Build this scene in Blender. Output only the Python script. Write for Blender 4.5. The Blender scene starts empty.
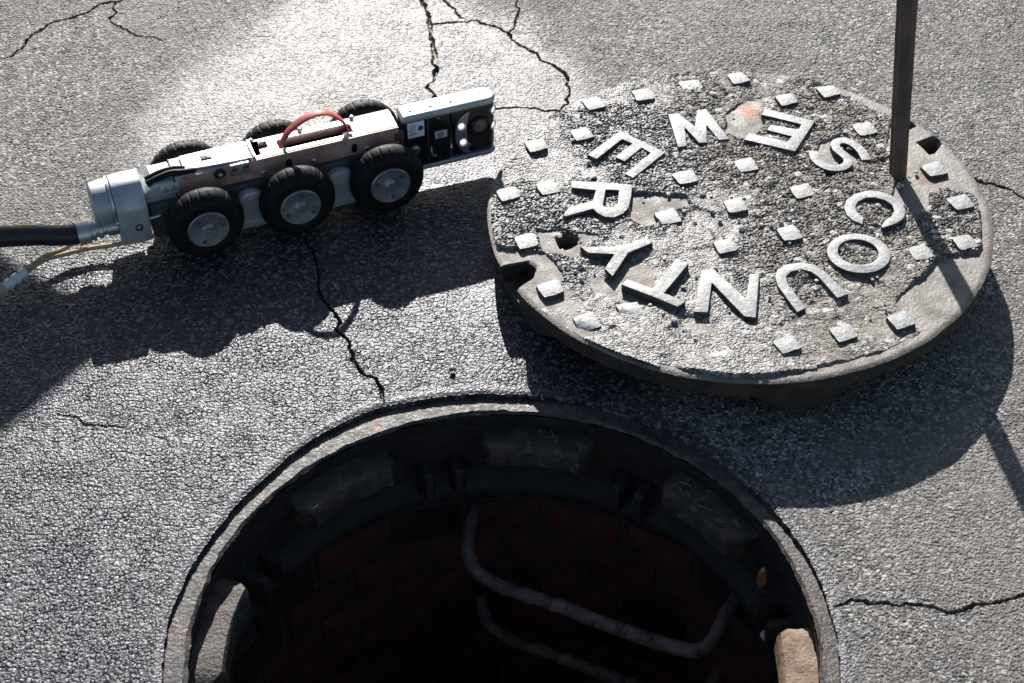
import bpy, bmesh, math, random
import numpy as np
from mathutils import Vector, Matrix
random.seed(7)
rng = np.random.default_rng(11)
S = bpy.context.scene
COL = S.collection
PI = math.pi

# ------------------------------------------------------------------ camera
cam_d = bpy.data.cameras.new('camera')
cam = bpy.data.objects.new('camera', cam_d)
COL.objects.link(cam)
cam.location = (0, 0, 1.4598)
cam.rotation_euler = (PI / 2 - 0.7728, 0.0, 0.0)
cam_d.sensor_width = 36.0
cam_d.lens = 1760.07 / 1024 * 36
cam_d.clip_start = 0.05
cam_d.clip_end = 500
cam_d.dof.use_dof = True
cam_d.dof.focus_distance = 2.08
cam_d.dof.aperture_fstop = 11
S.camera = cam

# ------------------------------------------------------------------ light
SUN = Vector((-0.21, 1.9, 1.0)).normalized()
ELEV = math.asin(SUN.z)
AZ = math.atan2(SUN.x, SUN.y)
W = bpy.data.worlds.new('World')
S.world = W
W.use_nodes = True
wn = W.node_tree
sky = wn.nodes.new('ShaderNodeTexSky')
sky.sky_type = 'NISHITA'
sky.sun_disc = False
sky.sun_elevation = ELEV
sky.sun_rotation = AZ
sky.altitude = 300
sky.air_density = 1.0
sky.dust_density = 1.0
sky.ozone_density = 1.0
bg = wn.nodes['Background']
bg.inputs['Strength'].default_value = 0.057
wn.links.new(sky.outputs['Color'], bg.inputs['Color'])
sl = bpy.data.lights.new('sun', 'SUN')
sl.energy = 5.0
sl.angle = math.radians(0.5)
sl.color = (1.0, 0.972, 0.93)
so = bpy.data.objects.new('sun', sl)
COL.objects.link(so)
so.rotation_euler = SUN.to_track_quat('Z', 'Y').to_euler()
so.location = SUN * 10
S.view_settings.view_transform = 'Standard'
S.view_settings.look = 'None'
S.view_settings.gamma = 1
S.view_settings.exposure = 0.95
try:
    S.cycles.max_bounces = 6
    S.cycles.diffuse_bounces = 3
    S.cycles.glossy_bounces = 3
    S.cycles.transmission_bounces = 2
except Exception:
    pass


# ------------------------------------------------------------------ noise
def _h(ix, iy, k):
    n = (ix.astype(np.int64) * 374761393 + iy.astype(np.int64) * 668265263 + k * 982451653) & 0xFFFFFFFF
    n = ((n ^ (n >> 13)) * 1274126177) & 0xFFFFFFFF
    n = ((n ^ (n >> 16)) * 2246822519) & 0xFFFFFFFF
    n = n ^ (n >> 15)
    return (n & 0xFFFFFF) / float(0x1000000)


def vnoise(x, y, s, k=0):
    x = x / s; y = y / s
    ix = np.floor(x); iy = np.floor(y)
    fx = x - ix; fy = y - iy
    fx = fx * fx * (3 - 2 * fx); fy = fy * fy * (3 - 2 * fy)
    a = _h(ix, iy, k); b = _h(ix + 1, iy, k); c = _h(ix, iy + 1, k); d = _h(ix + 1, iy + 1, k)
    return (a * (1 - fx) + b * fx) * (1 - fy) + (c * (1 - fx) + d * fx) * fy


def fbm(x, y, s, o=4, k=0):
    r = np.zeros_like(x); a = 0.5; t = 0
    for i in range(o):
        r += a * vnoise(x + 3.1 * i, y - 1.7 * i, s, k + i * 17); t += a
        a *= 0.5; s *= 0.5
    return r / t


def worley(x, y, s, k=0):
    X = x / s; Y = y / s
    ix = np.floor(X); iy = np.floor(Y)
    f1 = np.full(X.shape, 9.0); f2 = np.full(X.shape, 9.0); cid = np.zeros(X.shape); cid2 = np.zeros(X.shape)
    tx = np.zeros(X.shape); ty = np.zeros(X.shape)
    for dx in (-1, 0, 1):
        for dy in (-1, 0, 1):
            cx = ix + dx; cy = iy + dy
            px = cx + 0.12 + 0.76 * _h(cx, cy, k); py = cy + 0.12 + 0.76 * _h(cx, cy, k + 1)
            d = np.hypot(X - px, Y - py)
            m = d < f1
            f2 = np.where(m, f1, np.minimum(f2, d))
            cid = np.where(m, _h(cx, cy, k + 2), cid)
            cid2 = np.where(m, _h(cx, cy, k + 3), cid2)
            tx = np.where(m, X - px, tx); ty = np.where(m, Y - py, ty)
            f1 = np.where(m, d, f1)
    return f1, f2, cid, cid2, tx, ty


def sstep(a, b, x):
    t = np.clip((x - a) / (b - a), 0, 1)
    return t * t * (3 - 2 * t)


def _fr(v):
    return v - np.floor(v)


def stones(x, y, s, k=0):
    """height 0..1 of a bed of tilted stones of about the size s, and a random value per stone"""
    f1, f2, c, c2, tx, ty = worley(x, y, s, k)
    gap = sstep(0.0, 0.22, f2 - f1)
    top = 0.45 + 0.55 * c + (c2 - 0.5) * 0.6 * tx + (_fr(c * 7.3) - 0.5) * 0.6 * ty - 0.16 * f1 * f1
    return gap * top, c2


def seg_dist(x, y, pts):
    d = np.full(x.shape, 9.0); tt = np.zeros(x.shape)
    n = len(pts) - 1
    for i in range(n):
        ax, ay = pts[i]; bx, by = pts[i + 1]
        vx, vy = bx - ax, by - ay
        t = np.clip(((x - ax) * vx + (y - ay) * vy) / (vx * vx + vy * vy + 1e-12), 0, 1)
        q = np.hypot(x - ax - t * vx, y - ay - t * vy)
        m = q < d
        d = np.where(m, q, d); tt = np.where(m, (i + t) / n, tt)
    return d, tt


def poly_sd(x, y, pts):
    """signed distance, negative inside"""
    p = list(pts) + [pts[0]]
    d, _ = seg_dist(x, y, p)
    ins = np.zeros(x.shape, bool)
    for i in range(len(pts)):
        ax, ay = p[i]; bx, by = p[i + 1]
        if ay == by:
            continue
        c = ((ay > y) != (by > y)) & (x < (bx - ax) * (y - ay) / (by - ay) + ax)
        ins ^= c
    return np.where(ins, -d, d)


# ------------------------------------------------------------------ materials
def srgb(h):
    h = h.lstrip('#')
    v = [int(h[i:i + 2], 16) / 255 for i in (0, 2, 4)]
    return tuple(c / 12.92 if c <= 0.04045 else ((c + 0.055) / 1.055) ** 2.4 for c in v)


class NT:
    def __init__(s, name):
        s.m = bpy.data.materials.new(name); s.m.use_nodes = True
        s.t = s.m.node_tree; s.b = s.t.nodes['Principled BSDF']
        s.co = s.n('ShaderNodeTexCoord').outputs['Object']

    def n(s, ty, **kw):
        o = s.t.nodes.new(ty)
        for k, v in kw.items():
            setattr(o, k, v)
        return o

    def l(s, a, b):
        s.t.links.new(a, b)

    def noise(s, scale, detail=4, rough=0.55, dist=0.0, vec=None):
        o = s.n('ShaderNodeTexNoise')
        o.inputs['Scale'].default_value = scale; o.inputs['Detail'].default_value = detail
        o.inputs['Roughness'].default_value = rough; o.inputs['Distortion'].default_value = dist
        s.l(vec or s.co, o.inputs['Vector'])
        return o.outputs['Fac']

    def voro(s, scale, out='Color'):
        o = s.n('ShaderNodeTexVoronoi'); o.inputs['Scale'].default_value = scale
        s.l(s.co, o.inputs['Vector'])
        return o.outputs[out]

    def ramp(s, fac, a, b, lo=0.0, hi=1.0):
        o = s.n('ShaderNodeMapRange'); o.inputs[1].default_value = a; o.inputs[2].default_value = b
        o.inputs[3].default_value = lo; o.inputs[4].default_value = hi
        o.interpolation_type = 'SMOOTHSTEP'
        s.l(fac, o.inputs[0])
        return o.outputs[0]

    def mix(s, fac, a, b, bt='MIX'):
        o = s.n('ShaderNodeMix', data_type='RGBA', blend_type=bt)
        for v, i in ((fac, 0), (a, 6), (b, 7)):
            if hasattr(v, 'node'):
                s.l(v, o.inputs[i])
            elif i == 0:
                o.inputs[0].default_value = v
            else:
                o.inputs[i].default_value = (*v, 1)
        return o.outputs[2]

    def math(s, op, a, b=0.0):
        o = s.n('ShaderNodeMath', operation=op)
        for v, i in ((a, 0), (b, 1)):
            if hasattr(v, 'node'):
                s.l(v, o.inputs[i])
            else:
                o.inputs[i].default_value = v
        return o.outputs[0]

    def attr(s, name, out='Fac'):
        o = s.n('ShaderNodeAttribute'); o.attribute_name = name
        return o.outputs[out]

    def bump(s, h, dist, strength=1.0, prev=None):
        o = s.n('ShaderNodeBump')
        if hasattr(strength, 'node'):
            s.l(strength, o.inputs['Strength'])
        else:
            o.inputs['Strength'].default_value = strength
        o.inputs['Distance'].default_value = dist
        s.l(h, o.inputs['Height'])
        if prev is not None:
            s.l(prev, o.inputs['Normal'])
        return o.outputs['Normal']

    def set(s, **kw):
        for k, v in kw.items():
            i = s.b.inputs[k.replace('_', ' ')]
            if hasattr(v, 'node'):
                s.l(v, i)
            elif isinstance(v, tuple):
                i.default_value = (*v, 1)
            else:
                i.default_value = v
        return s.m


def simple(name, c1, c2, rough, metal=0.0, scale=60, lo=0.4, hi=0.65, bscale=400, bdist=0.0003, r2=None, spec=None, dirt=None, dirt_scale=25, dirt_lo=0.55):
    t = NT(name)
    f = t.ramp(t.noise(scale, 6, 0.6), lo, hi)
    col = t.mix(f, c1, c2)
    if dirt:
        col = t.mix(t.ramp(t.noise(dirt_scale, 7, 0.65, 0.4), dirt_lo, dirt_lo + 0.18), col, dirt)
    r = t.ramp(t.noise(scale * 1.7, 5), 0.3, 0.7, rough, r2 if r2 is not None else rough + 0.12)
    kw = dict(Base_Color=col, Roughness=r, Metallic=metal)
    if bdist:
        kw['Normal'] = t.bump(t.noise(bscale, 5, 0.6), bdist)
    m = t.set(**kw)
    if spec is not None:
        t.b.inputs['Specular IOR Level'].default_value = spec
    return m


M = {}
# asphalt: dry stones, dark sealed binder, dirt in the cracks
t = NT('asphalt')
st = t.attr('stone'); tar = t.attr('tar'); crk = t.attr('crack'); gls = t.attr('gloss')
fine = t.noise(900, 4, 0.6)
dryc = t.mix(t.ramp(st, 0.1, 0.95), (0.066, 0.061, 0.056), (0.205, 0.190, 0.168))
sp = t.n('ShaderNodeSeparateColor'); t.l(t.voro(310), sp.inputs[0]); spk = sp.outputs[0]
dryc = t.mix(t.ramp(spk, 0.76, 0.93), dryc, (0.44, 0.41, 0.365))
dryc = t.mix(t.ramp(spk, 0.32, 0.06), dryc, (0.03, 0.03, 0.03))
dryc = t.mix(t.ramp(t.noise(7, 5), 0.38, 0.66, 0.0, 0.5), dryc, (0.10, 0.090, 0.080))
dryc = t.mix(t.ramp(t.noise(2.6, 6, 0.65, 0.6), 0.48, 0.66, 0.0, 0.5), dryc, (0.19, 0.165, 0.135))
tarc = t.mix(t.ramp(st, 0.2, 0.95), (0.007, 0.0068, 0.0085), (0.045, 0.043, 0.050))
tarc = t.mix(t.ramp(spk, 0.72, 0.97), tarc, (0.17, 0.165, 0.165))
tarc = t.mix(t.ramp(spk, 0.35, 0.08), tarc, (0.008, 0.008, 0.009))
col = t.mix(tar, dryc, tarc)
col = t.mix(t.ramp(fine, 0.3, 0.75, 0.0, 0.5), col, t.mix(0.5, col, (0.02, 0.02, 0.02)))
col = t.mix(crk, col, t.mix(t.attr('moss'), (0.025, 0.023, 0.02), (0.16, 0.115, 0.06)))
rgh = t.math('ADD', t.mix(tar, t.mix(gls, (0.70, 0.70, 0.70), (0.53, 0.53, 0.53)), (0.37, 0.43, 0.43)), t.ramp(fine, 0.3, 0.7, -0.04, 0.08))
nb = t.bump(t.noise(620, 4, 0.6), 0.0003)
vd = t.ramp(t.voro(300, 'Distance'), 0.15, 0.75, 1.0, 0.0)
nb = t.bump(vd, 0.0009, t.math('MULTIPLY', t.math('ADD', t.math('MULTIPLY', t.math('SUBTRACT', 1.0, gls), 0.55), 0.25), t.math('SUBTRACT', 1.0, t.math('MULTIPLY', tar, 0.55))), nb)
t.b.inputs['Specular Tint'].default_value = (0.94, 0.94, 1.0, 1)
t.l(t.math('SUBTRACT', 0.5, t.math('MULTIPLY', tar, 0.04)), t.b.inputs['Specular IOR Level'])
M['asphalt'] = t.set(Base_Color=col, Roughness=rgh, Normal=nb)

# asphalt crust stuck to the lid
t = NT('crust')
st = t.attr('stone'); wet = t.attr('tar'); fine = t.noise(800, 4)
c = t.mix(t.ramp(st, 0.05, 0.95), (0.068, 0.059, 0.050), (0.185, 0.160, 0.133))
c = t.mix(t.ramp(st, 0.9, 0.95), c, (0.5, 0.48, 0.45))
c = t.mix(t.ramp(t.noise(22, 6, 0.6), 0.42, 0.62, 0.0, 0.65), c, (0.185, 0.150, 0.118))
c = t.mix(t.math('MULTIPLY', wet, 0.7), c, t.mix(t.ramp(st, 0.1, 0.95), (0.05, 0.048, 0.05), (0.16, 0.155, 0.155)))
r = t.mix(wet, (0.68, 0.68, 0.68), (0.44, 0.44, 0.44))
sp = t.n('ShaderNodeSeparateColor'); t.l(t.voro(300), sp.inputs[0])
c = t.mix(t.ramp(sp.outputs[0], 0.80, 0.96, 0, 0.8), c, (0.31, 0.295, 0.27))
c = t.mix(t.ramp(sp.outputs[0], 0.28, 0.05, 0, 0.8), c, (0.04, 0.037, 0.034))
M['crust'] = t.set(Base_Color=c, Roughness=r, Normal=t.bump(t.ramp(t.voro(330, 'Distance'), 0.15, 0.75, 1.0, 0.0), 0.0007, 0.8, t.bump(t.noise(650, 5, 0.65), 0.0005)))

# cast iron of the lid, dusty
t = NT('dusty_iron')
c = t.mix(t.ramp(t.noise(30, 6, 0.6), 0.35, 0.65), (0.115, 0.097, 0.082), (0.195, 0.170, 0.145))
c = t.mix(t.ramp(t.noise(14, 6, 0.65, 0.6), 0.60, 0.72, 0, 0.8), c, (0.20, 0.10, 0.05))
c = t.mix(t.attr('rust'), c, (0.36, 0.15, 0.065))
c = t.mix(t.attr('hole'), c, (0.01, 0.01, 0.01))  # holes and pockets coloured near black to stand for the shade inside
c = t.mix(t.ramp(t.noise(240, 4), 0.58, 0.72, 0, 0.5), c, (0.12, 0.10, 0.09))
M['dusty_iron'] = t.set(Base_Color=c, Roughness=t.ramp(t.noise(50, 4), 0.3, 0.7, 0.48, 0.7), Metallic=0.0,
                        Normal=t.bump(t.noise(260, 6, 0.62), 0.0013))
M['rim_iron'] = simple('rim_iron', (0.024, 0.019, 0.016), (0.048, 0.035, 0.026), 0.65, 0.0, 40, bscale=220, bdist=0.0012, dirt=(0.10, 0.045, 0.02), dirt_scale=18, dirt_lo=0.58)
# worn bright letters
t = NT('worn_iron')
c = t.mix(t.ramp(t.noise(120, 6, 0.6), 0.3, 0.7), (0.17, 0.172, 0.172), (0.27, 0.27, 0.268))
c = t.mix(t.ramp(t.noise(330, 3, 0.5), 0.66, 0.72, 0, 0.85), c, (0.09, 0.075, 0.065))
c = t.mix(t.ramp(t.noise(45, 5, 0.6), 0.6, 0.75, 0, 0.4), c, (0.30, 0.25, 0.21))
M['worn_iron'] = t.set(Base_Color=c, Roughness=t.ramp(t.noise(90, 4), 0.3, 0.7, 0.48, 0.62), Metallic=0.1,
                       Normal=t.bump(t.noise(180, 6, 0.65), 0.0011))
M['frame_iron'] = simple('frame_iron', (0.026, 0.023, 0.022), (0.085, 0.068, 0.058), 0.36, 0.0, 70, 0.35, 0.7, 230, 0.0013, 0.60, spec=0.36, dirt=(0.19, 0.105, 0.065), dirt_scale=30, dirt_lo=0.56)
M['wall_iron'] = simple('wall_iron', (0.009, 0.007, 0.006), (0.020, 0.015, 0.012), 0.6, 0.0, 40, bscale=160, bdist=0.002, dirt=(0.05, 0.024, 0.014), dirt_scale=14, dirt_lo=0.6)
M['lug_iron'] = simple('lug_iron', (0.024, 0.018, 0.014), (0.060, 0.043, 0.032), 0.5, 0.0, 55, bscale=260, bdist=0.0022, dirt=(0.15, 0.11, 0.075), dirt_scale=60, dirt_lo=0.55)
M['lug_rust_sunlit'] = simple('lug_rust_sunlit', (0.15, 0.088, 0.052), (0.23, 0.15, 0.098), 0.6, 0.0, 50, bscale=220, bdist=0.0015, dirt=(0.07, 0.055, 0.05), dirt_scale=60, dirt_lo=0.55)  # rusty tan, made lighter than the other lugs because this one stands in sun
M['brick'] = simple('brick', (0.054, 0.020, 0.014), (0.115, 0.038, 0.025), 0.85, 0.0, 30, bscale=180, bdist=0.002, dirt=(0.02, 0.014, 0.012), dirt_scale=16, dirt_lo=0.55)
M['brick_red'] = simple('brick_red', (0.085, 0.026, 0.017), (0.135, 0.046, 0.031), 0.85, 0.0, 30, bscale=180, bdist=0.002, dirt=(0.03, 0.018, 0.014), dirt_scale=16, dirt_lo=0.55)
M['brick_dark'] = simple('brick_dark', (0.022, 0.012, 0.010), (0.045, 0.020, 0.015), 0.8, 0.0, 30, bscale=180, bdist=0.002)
M['mortar'] = simple('mortar', (0.045, 0.043, 0.04), (0.075, 0.07, 0.066), 0.9, 0.0, 40, bscale=200, bdist=0.003)
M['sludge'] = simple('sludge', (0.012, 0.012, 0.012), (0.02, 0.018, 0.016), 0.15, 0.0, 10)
M['step_steel'] = simple('step_steel', (0.13, 0.090, 0.070), (0.22, 0.165, 0.135), 0.65, 0.0, 60, bscale=300, bdist=0.0015, dirt=(0.03, 0.018, 0.012), dirt_scale=40, dirt_lo=0.5)
M['bar_rust'] = simple('bar_rust', (0.085, 0.055, 0.040), (0.14, 0.088, 0.062), 0.62, 0.1, 45, bscale=260, bdist=0.0009, dirt=(0.14, 0.12, 0.105), dirt_scale=60, dirt_lo=0.62)
M['rubber'] = simple('rubber', (0.005, 0.005, 0.0055), (0.009, 0.009, 0.0095), 0.55, 0.0, 120, bscale=600, bdist=0.0003, spec=0.22, dirt=(0.09, 0.075, 0.06), dirt_scale=70, dirt_lo=0.66)
M['hose_rubber'] = simple('hose_rubber', (0.011, 0.011, 0.012), (0.02, 0.02, 0.021), 0.42, 0.0, 60, bscale=900, bdist=0.0002, dirt=(0.06, 0.055, 0.05), dirt_scale=90, dirt_lo=0.66)
M['steel'] = simple('steel', (0.46, 0.46, 0.47), (0.60, 0.60, 0.61), 0.32, 0.85, 80, bscale=900, bdist=0.00006, r2=0.45)
M['sleeve_steel'] = simple('sleeve_steel', (0.62, 0.63, 0.65), (0.72, 0.73, 0.75), 0.4, 0.35, 80, bscale=900, bdist=0.00006)
M['hub_steel'] = simple('hub_steel', (0.29, 0.30, 0.315), (0.40, 0.41, 0.425), 0.34, 0.75, 60, bscale=700, bdist=0.0001, r2=0.5)
M['plate_steel'] = simple('plate_steel', (0.52, 0.46, 0.43), (0.63, 0.57, 0.54), 0.30, 0.9, 35, bscale=500, bdist=0.00012, r2=0.46, dirt=(0.33, 0.22, 0.17), dirt_scale=45, dirt_lo=0.56)
M['side_brown'] = simple('side_brown', (0.30, 0.165, 0.12), (0.44, 0.29, 0.235), 0.42, 0.0, 40, 0.4, 0.6, 500, 0.0001, 0.5, dirt=(0.26, 0.13, 0.085), dirt_scale=50, dirt_lo=0.54)
M['grey_cast'] = simple('grey_cast', (0.36, 0.38, 0.40), (0.45, 0.465, 0.48), 0.42, 0.45, 50, bscale=900, bdist=0.0001, dirt=(0.2, 0.18, 0.16), dirt_scale=60, dirt_lo=0.66)
M['chassis_grey'] = simple('chassis_grey', (0.055, 0.057, 0.062), (0.085, 0.087, 0.092), 0.45, 0.4, 50, bscale=700, bdist=0.0002, dirt=(0.12, 0.10, 0.085), dirt_scale=55, dirt_lo=0.62)
M['gloss_black'] = simple('gloss_black', (0.008, 0.008, 0.009), (0.014, 0.014, 0.015), 0.18, 0.0, 60, bdist=0.0, dirt=(0.05, 0.045, 0.04), dirt_scale=90, dirt_lo=0.68)
M['red_strap'] = simple('red_strap', (0.33, 0.045, 0.035), (0.42, 0.08, 0.06), 0.5, 0.0, 90, bscale=500, bdist=0.0003)
M['dark_void'] = simple('dark_void', (0.012, 0.010, 0.010), (0.02, 0.016, 0.014), 0.7, 0.0, 60)
M['label_white'] = simple('label_white', (0.68, 0.70, 0.74), (0.75, 0.76, 0.79), 0.45, 0.0, 60, bdist=0.0)
M['label_silver'] = simple('label_silver', (0.55, 0.56, 0.57), (0.62, 0.63, 0.64), 0.4, 0.3, 60, bdist=0.0)
M['print_dark'] = simple('print_dark', (0.04, 0.045, 0.06), (0.05, 0.055, 0.07), 0.5, 0.0, 60, bdist=0.0)
M['lens_glass'] = simple('lens_glass', (0.16, 0.10, 0.07), (0.22, 0.14, 0.10), 0.12, 0.0, 60, bdist=0.0)
M['red_dot'] = simple('red_dot', (0.5, 0.02, 0.03), (0.55, 0.03, 0.04), 0.3, 0.0, 60, bdist=0.0)
t = NT('led'); t.set(Base_Color=(0.9, 0.92, 0.95), Roughness=0.25, Emission_Color=(0.93, 0.96, 1.0), Emission_Strength=0.6)
M['led'] = t.m
M['tan_cord'] = simple('tan_cord', (0.40, 0.26, 0.15), (0.52, 0.36, 0.22), 0.75, 0.0, 200, bscale=1500, bdist=0.0004)
M['straw'] = simple('straw', (0.13, 0.09, 0.045), (0.20, 0.145, 0.08), 0.8, 0.0, 200, bdist=0.0)
M['pebble'] = simple('pebble', (0.38, 0.36, 0.33), (0.55, 0.53, 0.50), 0.7, 0.0, 150, bscale=600, bdist=0.0006)
M['rust_pebble'] = simple('rust_pebble', (0.22, 0.10, 0.06), (0.30, 0.15, 0.09), 0.6, 0.0, 150)
M['rust_flake'] = simple('rust_flake', (0.12, 0.045, 0.018), (0.22, 0.09, 0.035), 0.8, 0.0, 150)
M['shade_table_top'] = simple('shade_table_top', (0.5, 0.5, 0.5), (0.56, 0.56, 0.55), 0.5, 0.0, 30)


# ------------------------------------------------------------------ object helpers
def link(o, parent=None):
    COL.objects.link(o)
    if parent is not None:
        o.parent = parent
    return o


def tag(o, label=None, cat=None, group=None, kind=None):
    for k, v in (('label', label), ('category', cat), ('group', group), ('kind', kind)):
        if v:
            o[k] = v
    return o


def thing(name, label, cat, loc=(0, 0, 0), rot=(0, 0, 0), group=None):
    o = bpy.data.objects.new(name, None)
    o.empty_display_size = 0.05
    o.location = loc; o.rotation_euler = rot
    link(o)
    return tag(o, label, cat, group)


def smooth(me, on=True):
    me.polygons.foreach_set('use_smooth', np.full(len(me.polygons), on))


def mesh_np(name, V, F, mat, parent=None, sm=True):
    """V (n,3), F (m,4) or (m,3)"""
    V = np.asarray(V, np.float32); F = np.asarray(F, np.int32)
    me = bpy.data.meshes.new(name)
    k = F.shape[1]
    me.vertices.add(len(V)); me.vertices.foreach_set('co', V.ravel())
    me.loops.add(F.size); me.loops.foreach_set('vertex_index', F.ravel())
    me.polygons.add(len(F)); me.polygons.foreach_set('loop_start', np.arange(len(F), dtype=np.int32) * k)
    me.update(calc_edges=True)
    smooth(me, sm)
    me.materials.append(mat)
    return link(bpy.data.objects.new(name, me), parent)


def attr(o, name, vals):
    a = o.data.attributes.new(name, 'FLOAT', 'POINT')
    a.data.foreach_set('value', np.asarray(vals, np.float32))


def from_bm(name, bm, mat, parent=None, sm=False, angle=None):
    me = bpy.data.meshes.new(name)
    bmesh.ops.recalc_face_normals(bm, faces=bm.faces)
    bm.to_mesh(me); bm.free()
    me.materials.append(mat)
    if sm:
        smooth(me)
        if angle is not None:
            me.set_sharp_from_angle(angle=math.radians(angle))
    return link(bpy.data.objects.new(name, me), parent)


def add_box(bm, c, s, bev=0.0, seg=2, rot=None):
    r = bmesh.ops.create_cube(bm, size=1.0)
    vs = r['verts']
    bmesh.ops.scale(bm, vec=s, verts=vs)
    if bev:
        es = list({e for v in vs for e in v.link_edges})
        rb = bmesh.ops.bevel(bm, geom=es, offset=bev, segments=seg, affect='EDGES', profile=0.6)
        vs = list({v for f in rb['faces'] for v in f.verts} | {v for v in vs if v.is_valid})
    if rot is not None:
        bmesh.ops.rotate(bm, verts=vs, cent=(0, 0, 0), matrix=rot)
    bmesh.ops.translate(bm, vec=c, verts=vs)
    return vs


def box(name, c, s, mat, parent=None, bev=0.001, rot=None):
    bm = bmesh.new(); add_box(bm, c, s, bev, 2, rot)
    return from_bm(name, bm, mat, parent, True, 35)


def lathe(name, prof, mat, parent=None, n=64, axis='Z', loc=(0, 0, 0), radmod=None, closed=False, ang=40, a0=0.0, a1=2 * PI):
    """prof: list of (r, h)"""
    full = abs(a1 - a0 - 2 * PI) < 1e-6
    m = n if full else n + 1
    th = a0 + (a1 - a0) * np.arange(m) / n
    V = []
    for j, (r, h) in enumerate(prof):
        rr = np.full(m, r) if radmod is None else radmod(j, r, th)
        V.append(np.c_[rr * np.cos(th), rr * np.sin(th), np.full(m, h)])
    V = np.concatenate(V)
    k = len(prof); F = []
    js = range(k) if closed else range(k - 1)
    for j in js:
        j2 = (j + 1) % k
        for i in range(m if full else m - 1):
            i2 = (i + 1) % m
            F.append((j * m + i, j * m + i2, j2 * m + i2, j2 * m + i))
    if axis == 'Y':
        V = np.c_[V[:, 0], V[:, 2], V[:, 1]]
    elif axis == 'X':
        V = np.c_[V[:, 2], V[:, 0], V[:, 1]]
    V = V + np.array(loc)
    bm = bmesh.new()
    vv = [bm.verts.new(v) for v in V]
    for f in F:
        q = [vv[i] for i in f]
        if len({tuple(np.round(x.co, 7)) for x in q}) >= 3:
            try:
                bm.faces.new(q)
            except ValueError:
                pass
    bmesh.ops.remove_doubles(bm, verts=bm.verts, dist=1e-6)
    return from_bm(name, bm, mat, parent, True, ang)


def plate2d(name, outline, z0, z1, mat, parent=None, holes=(), bev=0.0005, res=2, axis='Z', sm=35):
    """flat outline with holes, extruded, edges rounded; outline in the plane across the axis"""
    cu = bpy.data.curves.new(name, 'CURVE'); cu.dimensions = '2D'; cu.fill_mode = 'BOTH'
    for pl in [outline, *holes]:
        sp = cu.splines.new('POLY'); sp.points.add(len(pl) - 1)
        for p, q in zip(sp.points, pl):
            p.co = (q[0], q[1], 0, 1)
        sp.use_cyclic_u = True
    cu.extrude = (z1 - z0) / 2 - bev; cu.bevel_depth = bev; cu.bevel_resolution = res; cu.offset = -bev
    o = bpy.data.objects.new(name, cu); COL.objects.link(o)
    dg = bpy.context.evaluated_depsgraph_get()
    me = bpy.data.meshes.new_from_object(o.evaluated_get(dg))
    bpy.data.objects.remove(o); bpy.data.curves.remove(cu)
    bm = bmesh.new(); bm.from_mesh(me); bpy.data.meshes.remove(me)
    bmesh.ops.remove_doubles(bm, verts=bm.verts, dist=1e-6)
    bmesh.ops.translate(bm, vec=(0, 0, (z0 + z1) / 2), verts=bm.verts)
    if axis == 'Y':      # outline given as (x, z), thickness along y
        for v in bm.verts:
            v.co = Vector((v.co.x, v.co.z, v.co.y))
    elif axis == 'X':    # outline given as (y, z), thickness along x
        for v in bm.verts:
            v.co = Vector((v.co.z, v.co.x, v.co.y))
    return from_bm(name, bm, mat, parent, True, sm)


def spline(pts, n):
    p = [Vector(q) for q in pts]
    p = [p[0] * 2 - p[1]] + p + [p[-1] * 2 - p[-2]]
    out = []
    for i in range(1, len(p) - 2):
        for j in range(n):
            u = j / n
            a, b, c, d = p[i - 1], p[i], p[i + 1], p[i + 2]
            out.append(0.5 * ((2 * b) + (c - a) * u + (2 * a - 5 * b + 4 * c - d) * u * u + (3 * b - a - 3 * c + d) * u ** 3))
    out.append(p[-2])
    return out


def tube(name, pts, r, mat, parent=None, n=10, sub=6, rad=None, jit=0.0):
    c = spline(pts, sub) if sub > 1 else [Vector(q) for q in pts]
    bm = bmesh.new(); rings = []
    up = Vector((0, 0, 1))
    for i, p in enumerate(c):
        d = (c[min(i + 1, len(c) - 1)] - c[max(i - 1, 0)]).normalized()
        if abs(d.dot(up)) > 0.95:
            up = Vector((1, 0, 0)) if abs(d.x) < 0.9 else Vector((0, 1, 0))
        x = d.cross(up).normalized(); y = x.cross(d)
        up = y
        rr = rad(i / (len(c) - 1)) if rad else r
        ring = []
        for k in range(n):
            a = 2 * PI * k / n
            q = rr * (1 + random.uniform(-jit, jit))
            ring.append(bm.verts.new(p + x * math.cos(a) * q + y * math.sin(a) * q))
        rings.append(ring)
    for a, b in zip(rings, rings[1:]):
        for k in range(n):
            bm.faces.new((a[k], a[(k + 1) % n], b[(k + 1) % n], b[k]))
    bm.faces.new(rings[0]); bm.faces.new(rings[-1][::-1])
    return from_bm(name, bm, mat, parent, True, 50)


def disc(name, c, r, h, mat, parent, axis='Y', n=20, dome=0.0):
    """short cylinder whose outer face looks along -axis (for Y) or +axis (for Z)"""
    s = -1 if axis == 'Y' else 1
    b = min(h * 0.3, r * 0.15)
    prof = [(r, 0), (r, s * (h - b)), (r - b, s * h)]
    if dome:
        for q in (0.75, 0.5, 0.25):
            prof.append((r * q, s * (h + dome * (1 - q * q))))
    prof.append((1e-5, s * (h + dome)))
    return lathe(name, prof, mat, parent, n, axis, c, ang=50)


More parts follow.
